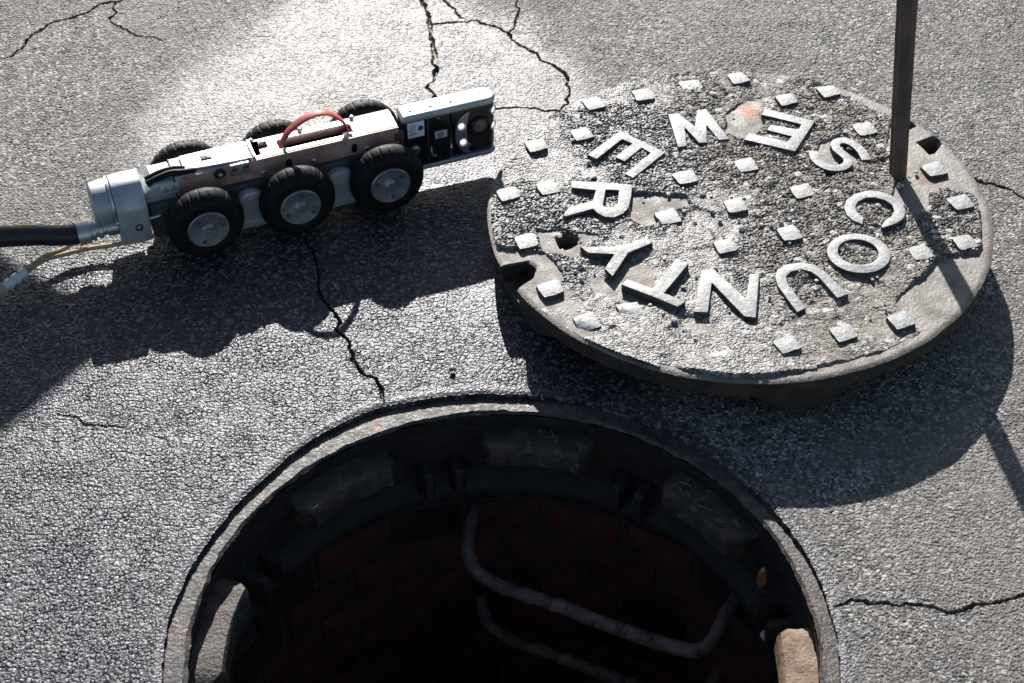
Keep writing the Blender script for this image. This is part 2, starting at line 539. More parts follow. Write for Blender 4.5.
# ------------------------------------------------------------------ asphalt
HC = np.array([-0.0084, 1.0684])                     # centre of the manhole
EDGE = [(-176, .343), (-140, .340), (-60, .337), (-10, .338), (5, .338), (28, .336), (60, .339), (80, .342), (99, .345), (107, .347), (115, .352),
        (123, .350), (132, .346), (142, .339), (155, .339), (162, .341), (184, .343)]
CRACKS = [  # ground points in mm, width in mm, depth in mm, moss
    ([[-743, 2065], [-728, 2072], [-713, 2082], [-708, 2098], [-702, 2110], [-699, 2125], [-689, 2145], [-677, 2162], [-662, 2171], [-644, 2177], [-626, 2190], [-612, 2212], [-596, 2219], [-585, 2221], [-575, 2234]], 3.4, 7, 0),
    ([[-589, 2219], [-590, 2203], [-583, 2192], [-588, 2177], [-583, 2165], [-568, 2150], [-545, 2132], [-525, 2128], [-499, 2122]], 2.2, 4, 0),
    ([[-133, 2254], [-131, 2222], [-125, 2192], [-122, 2166], [-119, 2136], [-113, 2107], [-109, 2088], [-113, 2064], [-107, 2050], [-111, 2019], [-118, 2009], [-112, 1997], [-107, 1985], [-100, 1950], [-104, 1920]], 6.0, 8, 1),
    ([[-120, 2159], [-106, 2162], [-89, 2166], [-72, 2171], [-52, 2169], [-32, 2160], [-18, 2151], [-5, 2139], [2, 2122], [19, 2102], [34, 2090], [41, 2073], [60, 2057], [74, 2042], [79, 2026], [80, 2003], [78, 1985], [75, 1971], [64, 1954], [48, 1953], [32, 1958], [7, 1959], [-22, 1956], [-60, 1950]], 3.4, 7, 0.2),
    ([[-108, 2233], [-90, 2207], [-71, 2176]], 2.4, 4, 0.5),
    ([[5, 2233], [8, 2212], [10, 2191], [5, 2161], [-5, 2139]], 2.6, 5, 0.2),
    ([[-262, 1690], [-243, 1636], [-239, 1600], [-233, 1572], [-216, 1549], [-207, 1533], [-208, 1518], [-196, 1496], [-188, 1481], [-189, 1470], [-179, 1455], [-170, 1441], [-157, 1437], [-150, 1419], [-148, 1408], [-146, 1397]], 3.6, 8, 0),
    ([[325, 1106], [341, 1111], [352, 1113], [369, 1112], [387, 1113], [401, 1108], [419, 1110], [434, 1109], [445, 1100], [463, 1104], [481, 1109], [499, 1110], [513, 1118], [530, 1123], [543, 1127], [600, 1150], [680, 1160]], 3.4, 7, 0),
    ([[600, 1806], [608, 1803], [617, 1797], [629, 1791], [647, 1785], [656, 1775], [670, 1756], [730, 1730], [800, 1735]], 3.6, 7, 0),
    ([[-518, 1383], [-503, 1376], [-486, 1367], [-465, 1363], [-438, 1358]], 2.2, 2, 0),
]


def build_asphalt():
    NX, NY = 1040, 980
    yb = np.linspace(0.86, 2.42, NY)
    yc = np.r_[[-60, -20, -6, -2, -0.4, 0.3, 0.6, 0.76], yb, [2.6, 3.0, 4, 6, 10, 20, 60, 150]]
    ub = np.linspace(-1, 1, NX)
    uc = np.r_[[-200, -60, -20, -8, -4, -2.2, -1.4, -1.12], ub, [1.12, 1.4, 2.2, 4, 8, 20, 60, 200]]
    hw = 0.10 + 0.325 * np.clip(yc, 1.2, 2.42) + 0.06
    X = uc[None, :] * hw[:, None]; Y = np.repeat(yc[:, None], len(uc), 1)
    x = X.ravel(); y = Y.ravel()
    near = (np.abs(np.repeat(uc[None, :], len(yc), 0).ravel()) <= 1.0) & (y > 0.8) & (y < 2.45)
    z = np.zeros_like(x); stone = np.full(x.shape, 0.5)
    jx = x + 0.004 * (vnoise(x, y, 0.012, 91) - 0.5); jy = y + 0.004 * (vnoise(x, y, 0.012, 92) - 0.5)
    h1, c1 = stones(jx[near], jy[near], 0.0056, 3)
    h2, c2 = stones(jx[near], jy[near], 0.0088, 40)
    h3, c3 = stones(jx[near], jy[near], 0.0046, 77)
    pick = vnoise(jx[near], jy[near], 0.03, 5)
    big = (c2 > 0.68)
    # sealed, darker asphalt below the robot and left of the hole
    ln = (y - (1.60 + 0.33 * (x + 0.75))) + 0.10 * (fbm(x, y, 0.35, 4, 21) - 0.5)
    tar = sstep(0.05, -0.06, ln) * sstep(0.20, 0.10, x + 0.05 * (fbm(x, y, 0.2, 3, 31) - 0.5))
    gp = [(-0.50, 1.84), (-0.47, 1.98), (-0.40, 2.09), (-0.33, 2.24), (-0.28, 2.6), (-0.05, 2.6), (-0.06, 2.24), (0.02, 2.15), (0.09, 2.06), (0.15, 1.92), (0.13, 1.72), (0.06, 1.52), (-0.3, 1.7)]
    gd = poly_sd(x + 0.10 * (fbm(x, y, 0.16, 4, 23) - 0.5), y + 0.10 * (fbm(x, y, 0.16, 4, 24) - 0.5), gp)
    gloss = sstep(0.06, -0.05, gd) * sstep(0.22, 0.50, fbm(x, y, 0.09, 4, 25) + 0.35 * sstep(0.0, -0.12, gd))
    tn = tar[near]
    hh = np.where(big, 0.55 * h2 + 0.45 * h1, 0.75 * h1 + 0.35 * h3)
    amp = 0.0013 * (0.7 + 0.6 * pick) * (0.85 + 0.05 * tn) * (1 - 0.35 * gloss[near])
    z[near] = amp * hh - 0.0018
    stone[near] = np.where(big, c2 * 0.5 + c3 * 0.5, c1 * 0.35 + c3 * 0.65)
    z += (0.0035 * (fbm(x, y, 0.30, 3, 8) - 0.5) + 0.0018 * (vnoise(x, y, 0.05, 9) - 0.5)) * near
    # cracks
    crack = np.zeros_like(x); moss = np.zeros_like(x)
    wob = 0.0030 * (vnoise(x, y, 0.011, 61) - 0.5) * 2 + 0.0026 * (vnoise(x, y, 0.005, 81) - 0.5)
    wob2 = 0.0030 * (vnoise(x, y, 0.011, 63) - 0.5) * 2 + 0.0026 * (vnoise(x, y, 0.005, 83) - 0.5)
    for pts, wd, dp, ms in CRACKS:
        P = np.array(pts) / 1000.0
        lo = P.min(0) - 0.03; hi = P.max(0) + 0.03
        m = (x > lo[0]) & (x < hi[0]) & (y > lo[1]) & (y < hi[1]) & near
        if not m.any():
            continue
        d, tt = seg_dist(x[m] + wob[m], y[m] + wob2[m], P)
        wv = 0.60 * wd / 1000 * (0.22 + 0.85 * vnoise(x[m], y[m], 0.022, 66)) * sstep(0.0, 0.06, tt + 0.03) * sstep(1.0, 0.93, tt - 0.02)
        c = sstep(wv * 1.0 + 0.0006, wv * 0.35, d)
        z[m] -= 0.75 * dp / 1000 * c
        crack[m] = np.maximum(crack[m], c)
        moss[m] = np.maximum(moss[m], ms * sstep(wv * 2.2 + 0.001, wv, d) * (tt < 0.5))
    # edge at the manhole frame
    dx = x - HC[0]; dy = y - HC[1]
    r = np.hypot(dx, dy); th = np.degrees(np.arctan2(dy, dx))
    e = np.array(EDGE)
    re = np.interp(th, e[:, 0], e[:, 1]) + 0.004 * (fbm(x, y, 0.05, 3, 71) - 0.5) + 0.002 * (vnoise(x, y, 0.007, 72) - 0.5)
    flat = sstep(re + 0.020, re + 0.004, r) * near
    z = z * (1 - 0.8 * flat) - 0.0006 * flat
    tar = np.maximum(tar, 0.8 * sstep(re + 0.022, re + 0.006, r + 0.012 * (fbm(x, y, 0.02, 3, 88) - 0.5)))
    lip = sstep(re + 0.010, re, r)
    z -= 0.0012 * lip * lip
    z = np.where(r < re, -0.035, z)
    idx = np.arange(x.size).reshape(X.shape)
    F = np.stack([idx[:-1, :-1], idx[:-1, 1:], idx[1:, 1:], idx[1:, :-1]], -1).reshape(-1, 4)
    keep = (r[F] > 0.3285).any(1)
    F = F[keep]
    o = mesh_np('asphalt', np.c_[x, y, z], F, M['asphalt'], None, False)
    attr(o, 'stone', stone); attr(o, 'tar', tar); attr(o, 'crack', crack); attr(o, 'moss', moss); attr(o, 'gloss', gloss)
    tag(o, 'cracked grey asphalt pavement around the open manhole', None, None, 'structure')
    return o


build_asphalt()

# ------------------------------------------------------------------ manhole frame
fr = thing('manhole_surround', 'round rusty iron manhole frame with inner lugs set in the asphalt', 'manhole frame', (HC[0], HC[1], -0.13))
ZF = 0.13
nz = lambda th, k, a: a * (vnoise(np.cos(th) * 3 + 9, np.sin(th) * 3 + 9, 0.12, k) - 0.5) + 0.6 * a * (vnoise(np.cos(th) * 3 + 9, np.sin(th) * 3 + 9, 0.03, k + 1) - 0.5)


def rimmod(j, r, th):
    return r + (nz(th, 3 + j, 0.003) if j in (2, 3, 4) else 0)


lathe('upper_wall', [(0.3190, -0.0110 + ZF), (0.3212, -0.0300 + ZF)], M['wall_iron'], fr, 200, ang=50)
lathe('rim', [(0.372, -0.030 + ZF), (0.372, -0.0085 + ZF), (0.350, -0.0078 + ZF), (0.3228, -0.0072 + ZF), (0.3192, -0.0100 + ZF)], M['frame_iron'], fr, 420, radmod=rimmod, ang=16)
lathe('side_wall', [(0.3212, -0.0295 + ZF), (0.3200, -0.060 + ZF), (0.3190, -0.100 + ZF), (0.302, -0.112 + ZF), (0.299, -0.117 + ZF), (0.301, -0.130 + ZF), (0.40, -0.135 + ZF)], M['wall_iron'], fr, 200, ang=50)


def sector_block(name, r0, r1, a0, a1, z0, z1, mat, parent, seed, bev=0.004, n=14, slope=0.006):
    rd = random.Random(seed)
    bm = bmesh.new(); rings = []
    for i in range(n + 1):
        f = i / n
        a = math.radians(a0 + (a1 - a0) * f)
        endf = min(1.0, min(f, 1 - f) / 0.10 + 0.35)
        j = lambda s: rd.uniform(-s, s)
        ri = r0 + (1 - endf) * 0.016 + j(0.0004)
        zt = z1 - (1 - endf) * 0.008 + j(0.0004)
        q = [(r1, z0), (ri + 0.006, z0), (ri, z0 + 0.006), (ri + 0.001, zt - bev), (ri + bev, zt), (ri + (r1 - ri) * 0.55, zt + j(0.0015) - slope * 0.3), (r1, zt - slope * 0.2 + j(0.001))]
        rings.append([bm.verts.new((r * math.cos(a), r * math.sin(a), z)) for r, z in q])
    for A, B in zip(rings, rings[1:]):
        for k in range(len(A) - 1):
            bm.faces.new((A[k], A[k + 1], B[k + 1], B[k]))
    bm.faces.new(rings[0]); bm.faces.new(rings[-1][::-1])
    return from_bm(name, bm, mat, parent, True, 42)


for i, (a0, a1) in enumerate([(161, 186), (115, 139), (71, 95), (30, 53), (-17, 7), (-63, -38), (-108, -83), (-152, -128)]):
    sector_block('frame_lug', 0.2835, 0.3205, a0, a1, -0.064 + ZF, -0.030 + ZF, M['lug_rust_sunlit'] if i == 4 else M['lug_iron'], fr, 50 + i)
for i, a in enumerate([100.5, 107.5, 58.5, 64.0, 147, 154, 13.5, 20.0]):
    sector_block('frame_tooth', 0.2895, 0.3193, a - 1.7, a + 1.7, -0.114 + ZF, -0.070 + ZF, M['wall_iron'], fr, 150 + i, n=4, bev=0.003)

# ------------------------------------------------------------------ brick shaft
SR = 0.352
sh = thing('brick_shaft', 'dark round red brick shaft below the manhole frame', 'manhole shaft', (HC[0], HC[1], -2.2))
lathe('mortar_wall', [(SR + 0.006, -0.135 + 2.2), (SR + 0.007, -0.5 + 2.2), (SR + 0.02, -2.2 + 2.2)], M['mortar'], sh, 96)
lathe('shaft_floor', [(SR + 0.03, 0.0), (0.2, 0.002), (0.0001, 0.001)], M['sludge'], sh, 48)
bvars = []
for k in range(6):
    bm = bmesh.new()
    vs = add_box(bm, (0.03, 0, 0), (0.06, 0.090, 0.056), 0.0035, 2)
    rd = random.Random(k)
    for v in bm.verts:
        v.co += Vector((rd.uniform(-1, 1), rd.uniform(-1, 1), rd.uniform(-1, 1))) * 0.0012
    me = bpy.data.meshes.new('brick'); bm.to_mesh(me); bm.free(); me.materials.append(M[('brick', 'brick_red', 'brick_dark')[k % 3]]); smooth(me)
    bvars.append(me)
NB = 22
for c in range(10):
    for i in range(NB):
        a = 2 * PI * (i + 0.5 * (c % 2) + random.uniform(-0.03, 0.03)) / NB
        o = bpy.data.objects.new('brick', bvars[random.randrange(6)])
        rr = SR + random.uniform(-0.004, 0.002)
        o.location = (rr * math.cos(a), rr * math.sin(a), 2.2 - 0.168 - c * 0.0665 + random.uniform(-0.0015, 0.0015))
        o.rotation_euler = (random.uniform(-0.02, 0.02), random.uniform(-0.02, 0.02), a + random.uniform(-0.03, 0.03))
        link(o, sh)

# steps in the shaft
STEP = [(-.030, 1.452), (-.040, 1.4275), (-.0537, 1.3703), (-.0530, 1.340), (-.040, 1.308), (-.009, 1.286), (.057, 1.2575), (.122, 1.2263), (.190, 1.199), (.216, 1.1965), (.2323, 1.212), (.2499, 1.2478), (.2696, 1.2788), (.285, 1.302)]
for k, (dx, dy, z, lab) in enumerate([(0, 0, -0.20, 'upper bent steel step bar bridging the dark brick shaft'), (0.0143, 0.060, -0.390, 'lower bent steel step bar, half hidden below the upper one')]):
    s_ = thing('step_iron', lab, 'step', (0.09 + dx, 1.25 + dy, z), group='step irons in the manhole shaft')
    bm_pts = [(x - 0.09, y - 1.25, 0.0) for x, y in STEP]
    tube('bar', bm_pts, 0.0088, M['step_steel'], s_, 14, 6, jit=0.05)

# loose matter on the ledges
bm = bmesh.new()
rd = random.Random(4)
for i in range(12):
    a = math.radians(rd.uniform(33, 50)) if i < 10 else math.radians(rd.uniform(72, 94))
    r = rd.uniform(0.292, 0.314)
    L = rd.uniform(0.006, 0.022); an = rd.uniform(0, PI)
    c = Vector((HC[0] + r * math.cos(a), HC[1] + r * math.sin(a), -0.0275 + rd.uniform(0, 0.002)))
    add_box(bm, c, (L * 0.8, 0.0008, 0.0008), 0, 1, Matrix.Rotation(an, 3, 'Z') @ Matrix.Rotation(rd.uniform(-0.15, 0.15), 3, 'Y'))
tag(from_bm('straw_litter', bm, M['straw']), 'dry straw bits scattered on the frame ledges', 'litter', None, 'stuff')


def rock(name, loc, s, mat, parent=None, seed=0):
    bm = bmesh.new(); bmesh.ops.create_icosphere(bm, subdivisions=2, radius=1)
    rd = random.Random(seed)
    off = [Vector((rd.uniform(-1, 1), rd.uniform(-1, 1), rd.uniform(-1, 1))).normalized() for _ in range(7)]
    cut = [rd.uniform(0.6, 0.85) for _ in range(7)]
    for v in bm.verts:
        for o_, c_ in zip(off, cut):
            d = v.co.dot(o_)
            if d > c_:
                v.co -= o_ * (d - c_)
        v.co = Vector((v.co.x * s[0], v.co.y * s[1], v.co.z * s[2]))
    o = from_bm(name, bm, mat, parent, True, 30)
    o.location = loc
    return o


tag(rock('pebble', (-0.070, 1.448, 0.003), (0.005, 0.003, 0.003), M['rust_pebble'], None, 3), 'tiny rust brown pebble on the shiny asphalt above the manhole', 'pebble')
tag(rock('iron_flake', (0.2700, 1.180, -0.0490), (0.006, 0.010, 0.018), M['rust_flake'], None, 8), 'orange rusty iron flake stuck inside the right wall of the frame', 'rust flake')
tag(rock('stone_chip', (0.2790, 1.142, -0.0985), (0.011, 0.007, 0.007), M['pebble'], None, 6), 'pale stone chip lodged beside the sunlit lug of the frame', 'stone')

# ------------------------------------------------------------------ lid
L0 = Vector((0.2796, 1.6732, 0.0555)); LN = Vector((-0.0174, 0.0359, 1)).normalized()
lx = Vector((1, 0, 0)); lx = (lx - LN * lx.dot(LN)).normalized(); ly = LN.cross(lx)
LM = Matrix((lx, ly, LN)).transposed()
PL = 0.052                                            # height of the plate's top over the lid's base
lid = thing('manhole_cover', 'heavy round iron sewer manhole cover crusted with old asphalt, lying beside the hole', 'manhole cover', L0 - LN * PL, LM.to_euler())
LR = 0.310
NOTCH = [[-0.330, -0.128], [-0.292, -0.104], [-0.262, -0.092], [-0.250, -0.105], [-0.254, -0.124], [-0.270, -0.140], [-0.300, -0.165]]
TRI = [[0.247, 0.137], [0.256, 0.143], [0.270, 0.149], [0.274, 0.134], [0.268, 0.122], [0.259, 0.111]]
TRI2 = [[0.234, 0.178], [0.243, 0.182], [0.250, 0.176], [0.240, 0.166]]
BARE = [
    [[.172, -.179], [.186, -.163], [.205, -.140], [.222, -.118], [.228, -.105], [.257, -.098], [.330, -.090], [.300, -.175], [.232, -.245], [.189, -.230], [.177, -.205]],
    [[.196, .020], [.225, .095], [.205, .130], [.215, .165], [.250, .210], [.33, .13], [.33, .02], [.262, .040], [.240, .030], [.226, -.012]],
    [[.010, .205], [.022, .226], [.050, .230], [.046, .205], [.052, .182], [.030, .150], [.004, .165]],
    [[-.245, -.040], [-.215, -.032], [-.178, -.048], [-.205, -.085], [-.240, -.075]],
    [[-.128, .030], [-.100, .034], [-.066, .026], [-.060, .010], [-.085, -.004], [-.112, -.030], [-.125, -.020]],
    [[-.33, -.07], [-.290, -.075], [-.240, -.082], [-.222, -.125], [-.245, -.180], [-.29, -.23]],
    [[.118, .060], [.150, .075], [.165, .115], [.150, .150], [.120, .135], [.108, .100]],
]


def build_lid():
    # plate: polar sheet, outline with the pick notches, then the side
    n, m = 720, 70
    th = 2 * PI * np.arange(n) / n
    rad = np.linspace(0, 1, m + 1)[1:] ** 0.9
    rout = LR + 0.0016 * (vnoise(np.cos(th) * 2 + 7, np.sin(th) * 2 + 7, 0.15, 2) - 0.5) + 0.0008 * (vnoise(np.cos(th) * 2 + 7, np.sin(th) * 2 + 7, 0.02, 4) - 0.5)
    for poly in (NOTCH,):
        rr = np.linspace(0.20, 0.318, 240)
        gx = rr[None] * np.cos(th)[:, None]; gy = rr[None] * np.sin(th)[:, None]
        ins = poly_sd(gx.ravel(), gy.ravel(), poly).reshape(gx.shape) < 0
        first = np.where(ins.any(1), rr[ins.argmax(1)], 9)
        rout = np.minimum(rout, first)
    r = rad[:, None] * rout[None, :]
    x = (r * np.cos(th)).ravel(); y = (r * np.sin(th)).ravel()
    z = np.full(x.shape, PL) + 0.0008 * (fbm(x, y, 0.03, 4, 5) - 0.5)
    edge = sstep(0.985, 1.0, np.repeat(rad[:, None], n, 1).ravel())
    z -= 0.0022 * edge ** 2
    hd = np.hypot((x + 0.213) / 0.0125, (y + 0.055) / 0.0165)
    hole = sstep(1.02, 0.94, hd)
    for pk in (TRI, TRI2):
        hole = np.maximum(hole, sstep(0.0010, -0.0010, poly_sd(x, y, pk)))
    z -= 0.03 * hole
    rust = sstep(0.004, -0.010, poly_sd(x, y, BARE[2])) * sstep(0.190, 0.212, y + 0.02 * (fbm(x, y, 0.02, 3, 55) - 0.5))
    V = np.r_[np.c_[x, y, z], [[0, 0, PL]]]
    extra = []
    outer = np.arange((m - 1) * n, m * n)
    ring = V[outer].copy(); ring[:, 2] = PL - 0.024; ring[:, :2] *= 0.992
    ring2 = ring.copy(); ring2[:, :2] *= 0.93; ring2[:, 2] = PL - 0.026
    ctr = np.array([[0, 0, PL - 0.026]])
    nV = len(V)
    Vall = np.r_[V, ring, ring2, ctr]
    i = np.arange(n); i2 = (i + 1) % n
    F = []
    for j in range(m - 1):
        F.append(np.c_[j * n + i, j * n + i2, (j + 1) * n + i2, (j + 1) * n + i])
    F = np.concatenate(F)
    side = np.c_[nV + i, nV + i2, (m - 1) * n + i2, (m - 1) * n + i]
    under = np.c_[nV + n + i, nV + n + i2, nV + i2, nV + i]
    fan = np.c_[np.full(n, nV - 1), i, i2, i2]
    fan2 = np.c_[np.full(n, len(Vall) - 1), nV + n + i2, nV + n + i, nV + n + i]
    me_top = mesh_np('plate', Vall, np.r_[F, under, side], M['dusty_iron'], lid, True)
    me = me_top.data
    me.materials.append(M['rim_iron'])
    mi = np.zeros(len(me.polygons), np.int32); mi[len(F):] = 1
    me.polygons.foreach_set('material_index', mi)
    me.set_sharp_from_angle(angle=math.radians(55))
    k = len(Vall) - len(x)
    attr(me_top, 'rust', np.r_[rust, np.zeros(k)]); attr(me_top, 'hole', np.r_[hole, np.zeros(k)])
    bm = bmesh.new(); bm.from_mesh(me)
    bm.verts.ensure_lookup_table()
    for a in range(n):
        bm.faces.new((bm.verts[nV - 1], bm.verts[a], bm.verts[(a + 1) % n])).smooth = True
        f = bm.faces.new((bm.verts[len(Vall) - 1], bm.verts[nV + n + (a + 1) % n], bm.verts[nV + n + a])); f.material_index = 1
    bm.to_mesh(me); bm.free()
    # crust
    g = 0.00155
    gx, gy = np.meshgrid(np.arange(-0.312, 0.312, g), np.arange(-0.312, 0.312, g))
    X = gx.ravel(); Y = gy.ravel()
    b = np.full(X.shape, 9.0)
    for poly in BARE:
        b = np.minimum(b, poly_sd(X, Y, poly))
    for poly in (NOTCH, TRI, TRI2):
        b = np.minimum(b, poly_sd(X, Y, poly) - 0.004)
    R = np.hypot(X, Y); A = np.degrees(np.arctan2(Y, X))
    band = np.where((A > -78) & (A < 60), 0.012, np.where((A > -112) & (A <= -78), 0.008, -0.004))
    b = np.minimum(b, (LR - band) - R)
    b = np.minimum(b, (hd_ := np.hypot(X + 0.213, Y + 0.055)) - 0.021)
    b = b + 0.022 * (fbm(X, Y, 0.05, 5, 12) - 0.5)
    thick = 0.0040 * sstep(0.0, 0.0035, b) * (0.55 + 1.1 * sstep(0.25, 0.75, fbm(X, Y, 0.06, 5, 14)))
    gone = sstep(0.62, 0.70, fbm(X, Y, 0.07, 4, 15))
    thick *= (1 - 0.5 * gone)
    h1, c1 = stones(X, Y, 0.0048, 13)
    h2, c2 = stones(X, Y, 0.0095, 33)
    rub = sstep(0.46, 0.62, fbm(X, Y, 0.12, 3, 16)) * (1 - 0.85 * sstep(-0.10, -0.17, Y + 0.03 * (fbm(X, Y, 0.05, 3, 28) - 0.5)) * sstep(0.06, 0.0, X))
    big = c2 > 0.72
    hh = np.where(big, 0.6 * h2 + 0.4 * h1, h1)
    rel = (0.00055 + 0.0023 * rub) * hh
    Z = PL - 0.0022 + (thick + rel) * sstep(-0.001, 0.003, b) + 0.0006 * (fbm(X, Y, 0.006, 2, 18) - 0.5)
    Z = np.where(b < -0.0015, PL - 0.006, Z)
    idx = np.arange(X.size).reshape(gx.shape)
    F = np.stack([idx[:-1, :-1], idx[:-1, 1:], idx[1:, 1:], idx[1:, :-1]], -1).reshape(-1, 4)
    F = F[(b[F] > -0.0012).any(1) & (R[F] < LR - 0.0035).all(1)]
    used = np.unique(F); mp = np.zeros(X.size, np.int64); mp[used] = np.arange(len(used))
    o = mesh_np('asphalt_crust', np.c_[X, Y, Z][used], mp[F], M['crust'], lid, False)
    o['kind'] = 'stuff'
    attr(o, 'stone', np.where(big, c2, c1)[used])
    wetm = sstep(0.06, -0.10, X + 0.10 * (fbm(X, Y, 0.12, 3, 19) - 0.5) + 0.35 * np.clip(Y, -1, 1) * 0.6)
    attr(o, 'tar', wetm[used])


build_lid()

# rim lugs the lid stands on
for i, (az, w, hgt) in enumerate([(-80.8, 26, 0.0610), (10, 22, 0.050), (100, 22, 0.042), (-152, 34, 0.054)]):
    rd = random.Random(i)
    bm = bmesh.new(); rings = []
    n = 16
    for k in range(n + 1):
        f = k / n
        a = math.radians(az - w / 2 + w * f)
        e = min(1, min(f, 1 - f) / 0.40); e = e * e * (3 - 2 * e)
        zb = PL - 0.0235 - (hgt - 0.0235) * (0.12 + 0.88 * e)
        ro = 0.3080 - 0.001 * e
        q = [(0.27, PL - 0.0235), (ro, PL - 0.0235), (ro - 0.003, (PL - 0.0235 + zb) / 2), (ro - 0.005, zb + 0.003), (ro - 0.009, zb), (0.276, zb)]
        rings.append([bm.verts.new((r * math.cos(a), r * math.sin(a), z)) for r, z in q])
    for A, B in zip(rings, rings[1:]):
        for k in range(len(A)):
            k2 = (k + 1) % len(A)
            bm.faces.new((A[k], A[k2], B[k2], B[k]))
    bm.faces.new(rings[0]); bm.faces.new(rings[-1][::-1])
    from_bm('rim_lug', bm, M['rim_iron'], lid, True, 50)

# raised letters, millimetres on the lid
LET = {"E1": [[[-138.6, 161.1], [-82.6, 112.7], [-126.8, 58.5], [-136.9, 68.1], [-101.4, 111.8], [-112.6, 123.1], [-135.7, 94.1], [-147.0, 103.6], [-123.7, 132.7], [-136.9, 142.5], [-171.4, 99.9], [-182.4, 109.8]]],
"R": [[[-204.6, 54.7], [-162.9, 51.0], [-128.7, 44.6], [-131.2, 19.9], [-135.4, -1.7], [-142.5, -13.3], [-153.7, -20.8], [-165.6, -19.4], [-174.9, -10.6], [-179.5, -2.8], [-213.7, -17.6], [-216.5, -14.4], [-208.9, 1.0], [-179.4, 13.7], [-174.5, 34.7], [-205.0, 40.6]], [[-162.2, 35.7], [-145.9, 34.1], [-148.3, 8.4], [-152.7, 0.6], [-162.5, -1.2], [-167.1, 4.0]]],
"Y": [[[-197.4, -78.6], [-177.5, -80.8], [-148.0, -79.5], [-117.7, -63.4], [-110.0, -73.6], [-140.4, -92.6], [-161.0, -135.6], [-169.7, -121.1], [-156.9, -94.1], [-188.4, -91.7]]],
"T": [[[-151.1, -151.0], [-144.0, -141.1], [-114.9, -158.7], [-83.8, -104.4], [-69.9, -113.9], [-102.4, -166.9], [-78.8, -182.2], [-87.9, -191.8], [-116.4, -172.6]]],
"N": [[[-69.6, -197.7], [-55.3, -123.4], [-40.6, -121.8], [-7.8, -176.5], [1.3, -131.6], [12.1, -131.8], [0.2, -209.8], [-13.0, -206.9], [-45.0, -146.7], [-54.0, -199.7]]],
"U": [[[48.3, -201.2], [31.2, -153.5], [30.2, -137.5], [34.4, -124.0], [44.7, -115.6], [63.7, -111.6], [79.4, -116.2], [89.4, -128.7], [111.7, -170.1], [97.7, -177.4], [81.5, -139.2], [73.1, -129.1], [62.2, -124.6], [50.1, -128.6], [43.5, -136.0], [43.2, -148.4], [59.4, -193.9]]],
"C": [[[147.2, -41.1], [136.4, -33.3], [130.2, -21.6], [129.3, -7.2], [134.2, 7.2], [145.1, 18.8], [160.7, 25.6], [175.2, 25.3], [190.8, 16.2], [201.1, 1.8], [203.9, -14.6], [199.6, -29.2], [189.6, -39.3], [170.6, -48.5], [169.1, -45.4], [175.2, -34.1], [184.7, -26.6], [189.9, -15.1], [188.9, -3.4], [181.9, 6.1], [170.7, 11.9], [158.5, 11.4], [148.3, 4.1], [143.1, -6.4], [144.2, -17.3], [150.5, -27.0]]],
"O": [[[134.4 + 37.6 * math.cos(a) , -95.7 + 37.2 * math.sin(a)] for a in [2 * PI * k / 36 for k in range(36)]], [[134.0 + 24.0 * math.cos(a), -93.8 + 23.8 * math.sin(a)] for a in [2 * PI * k / 32 for k in range(32)]]],
"E2": [[[55.8, 206.1], [117.2, 177.1], [83.1, 110.3], [20.7, 138.0], [28.4, 151.7], [75.1, 131.7], [83.3, 143.5], [51.9, 158.1], [58.3, 169.7], [93.4, 158.0], [98.4, 170.1], [48.8, 193.3]]],
"W": [[[-73.6, 196.2], [-60.5, 199.0], [-40.7, 168.9], [-34.8, 205.1], [-22.9, 207.9], [1.9, 139.3], [-12.2, 137.9], [-25.4, 171.6], [-27.8, 132.7], [-38.0, 131.7], [-54.3, 167.9], [-54.3, 126.0], [-65.9, 122.9]]],
"S": [[[164.9, 89.5], [164.0, 99.1], [162.2, 107.6], [158.8, 115.6], [154.2, 122.4], [149.1, 126.4], [145.1, 126.7], [142.4, 124.3], [142.1, 119.5], [145.1, 112.7], [150.5, 104.5], [154.7, 93.5], [154.6, 87.2], [152.7, 81.2], [149.3, 76.0], [144.9, 71.8], [139.4, 68.7], [133.4, 67.2], [127.2, 67.3], [121.3, 68.9], [116.0, 71.7], [111.4, 75.3], [107.5, 79.7], [104.4, 84.6], [102.0, 89.8], [100.5, 95.4], [99.9, 101.1], [100.3, 111.6], [112.7, 110.8], [112.3, 101.6], [113.7, 94.0], [117.4, 87.2], [122.8, 82.0], [128.9, 79.6], [134.8, 80.2], [139.8, 83.9], [142.4, 89.2], [141.6, 94.8], [137.3, 102.1], [131.8, 111.4], [129.6, 123.4], [131.3, 129.7], [135.3, 135.0], [141.0, 138.4], [147.5, 139.4], [153.8, 137.9], [159.1, 134.7], [163.4, 130.7], [169.7, 121.5], [174.0, 111.4], [176.3, 100.8], [177.3, 90.6]]]}
for k, ls in LET.items():
    pl = [[(a / 1000, b / 1000) for a, b in l] for l in ls]
    top = PL + (0.0100 if k in 'TY' else 0.0076)
    o = plate2d('letter', pl[0], PL - 0.001, top, M['worn_iron'], lid, pl[1:], bev=0.0006, res=2)
    o['label'] = 'raised letter ' + {'E1': 'E beside the R', 'E2': 'E beside the S'}.get(k, k)

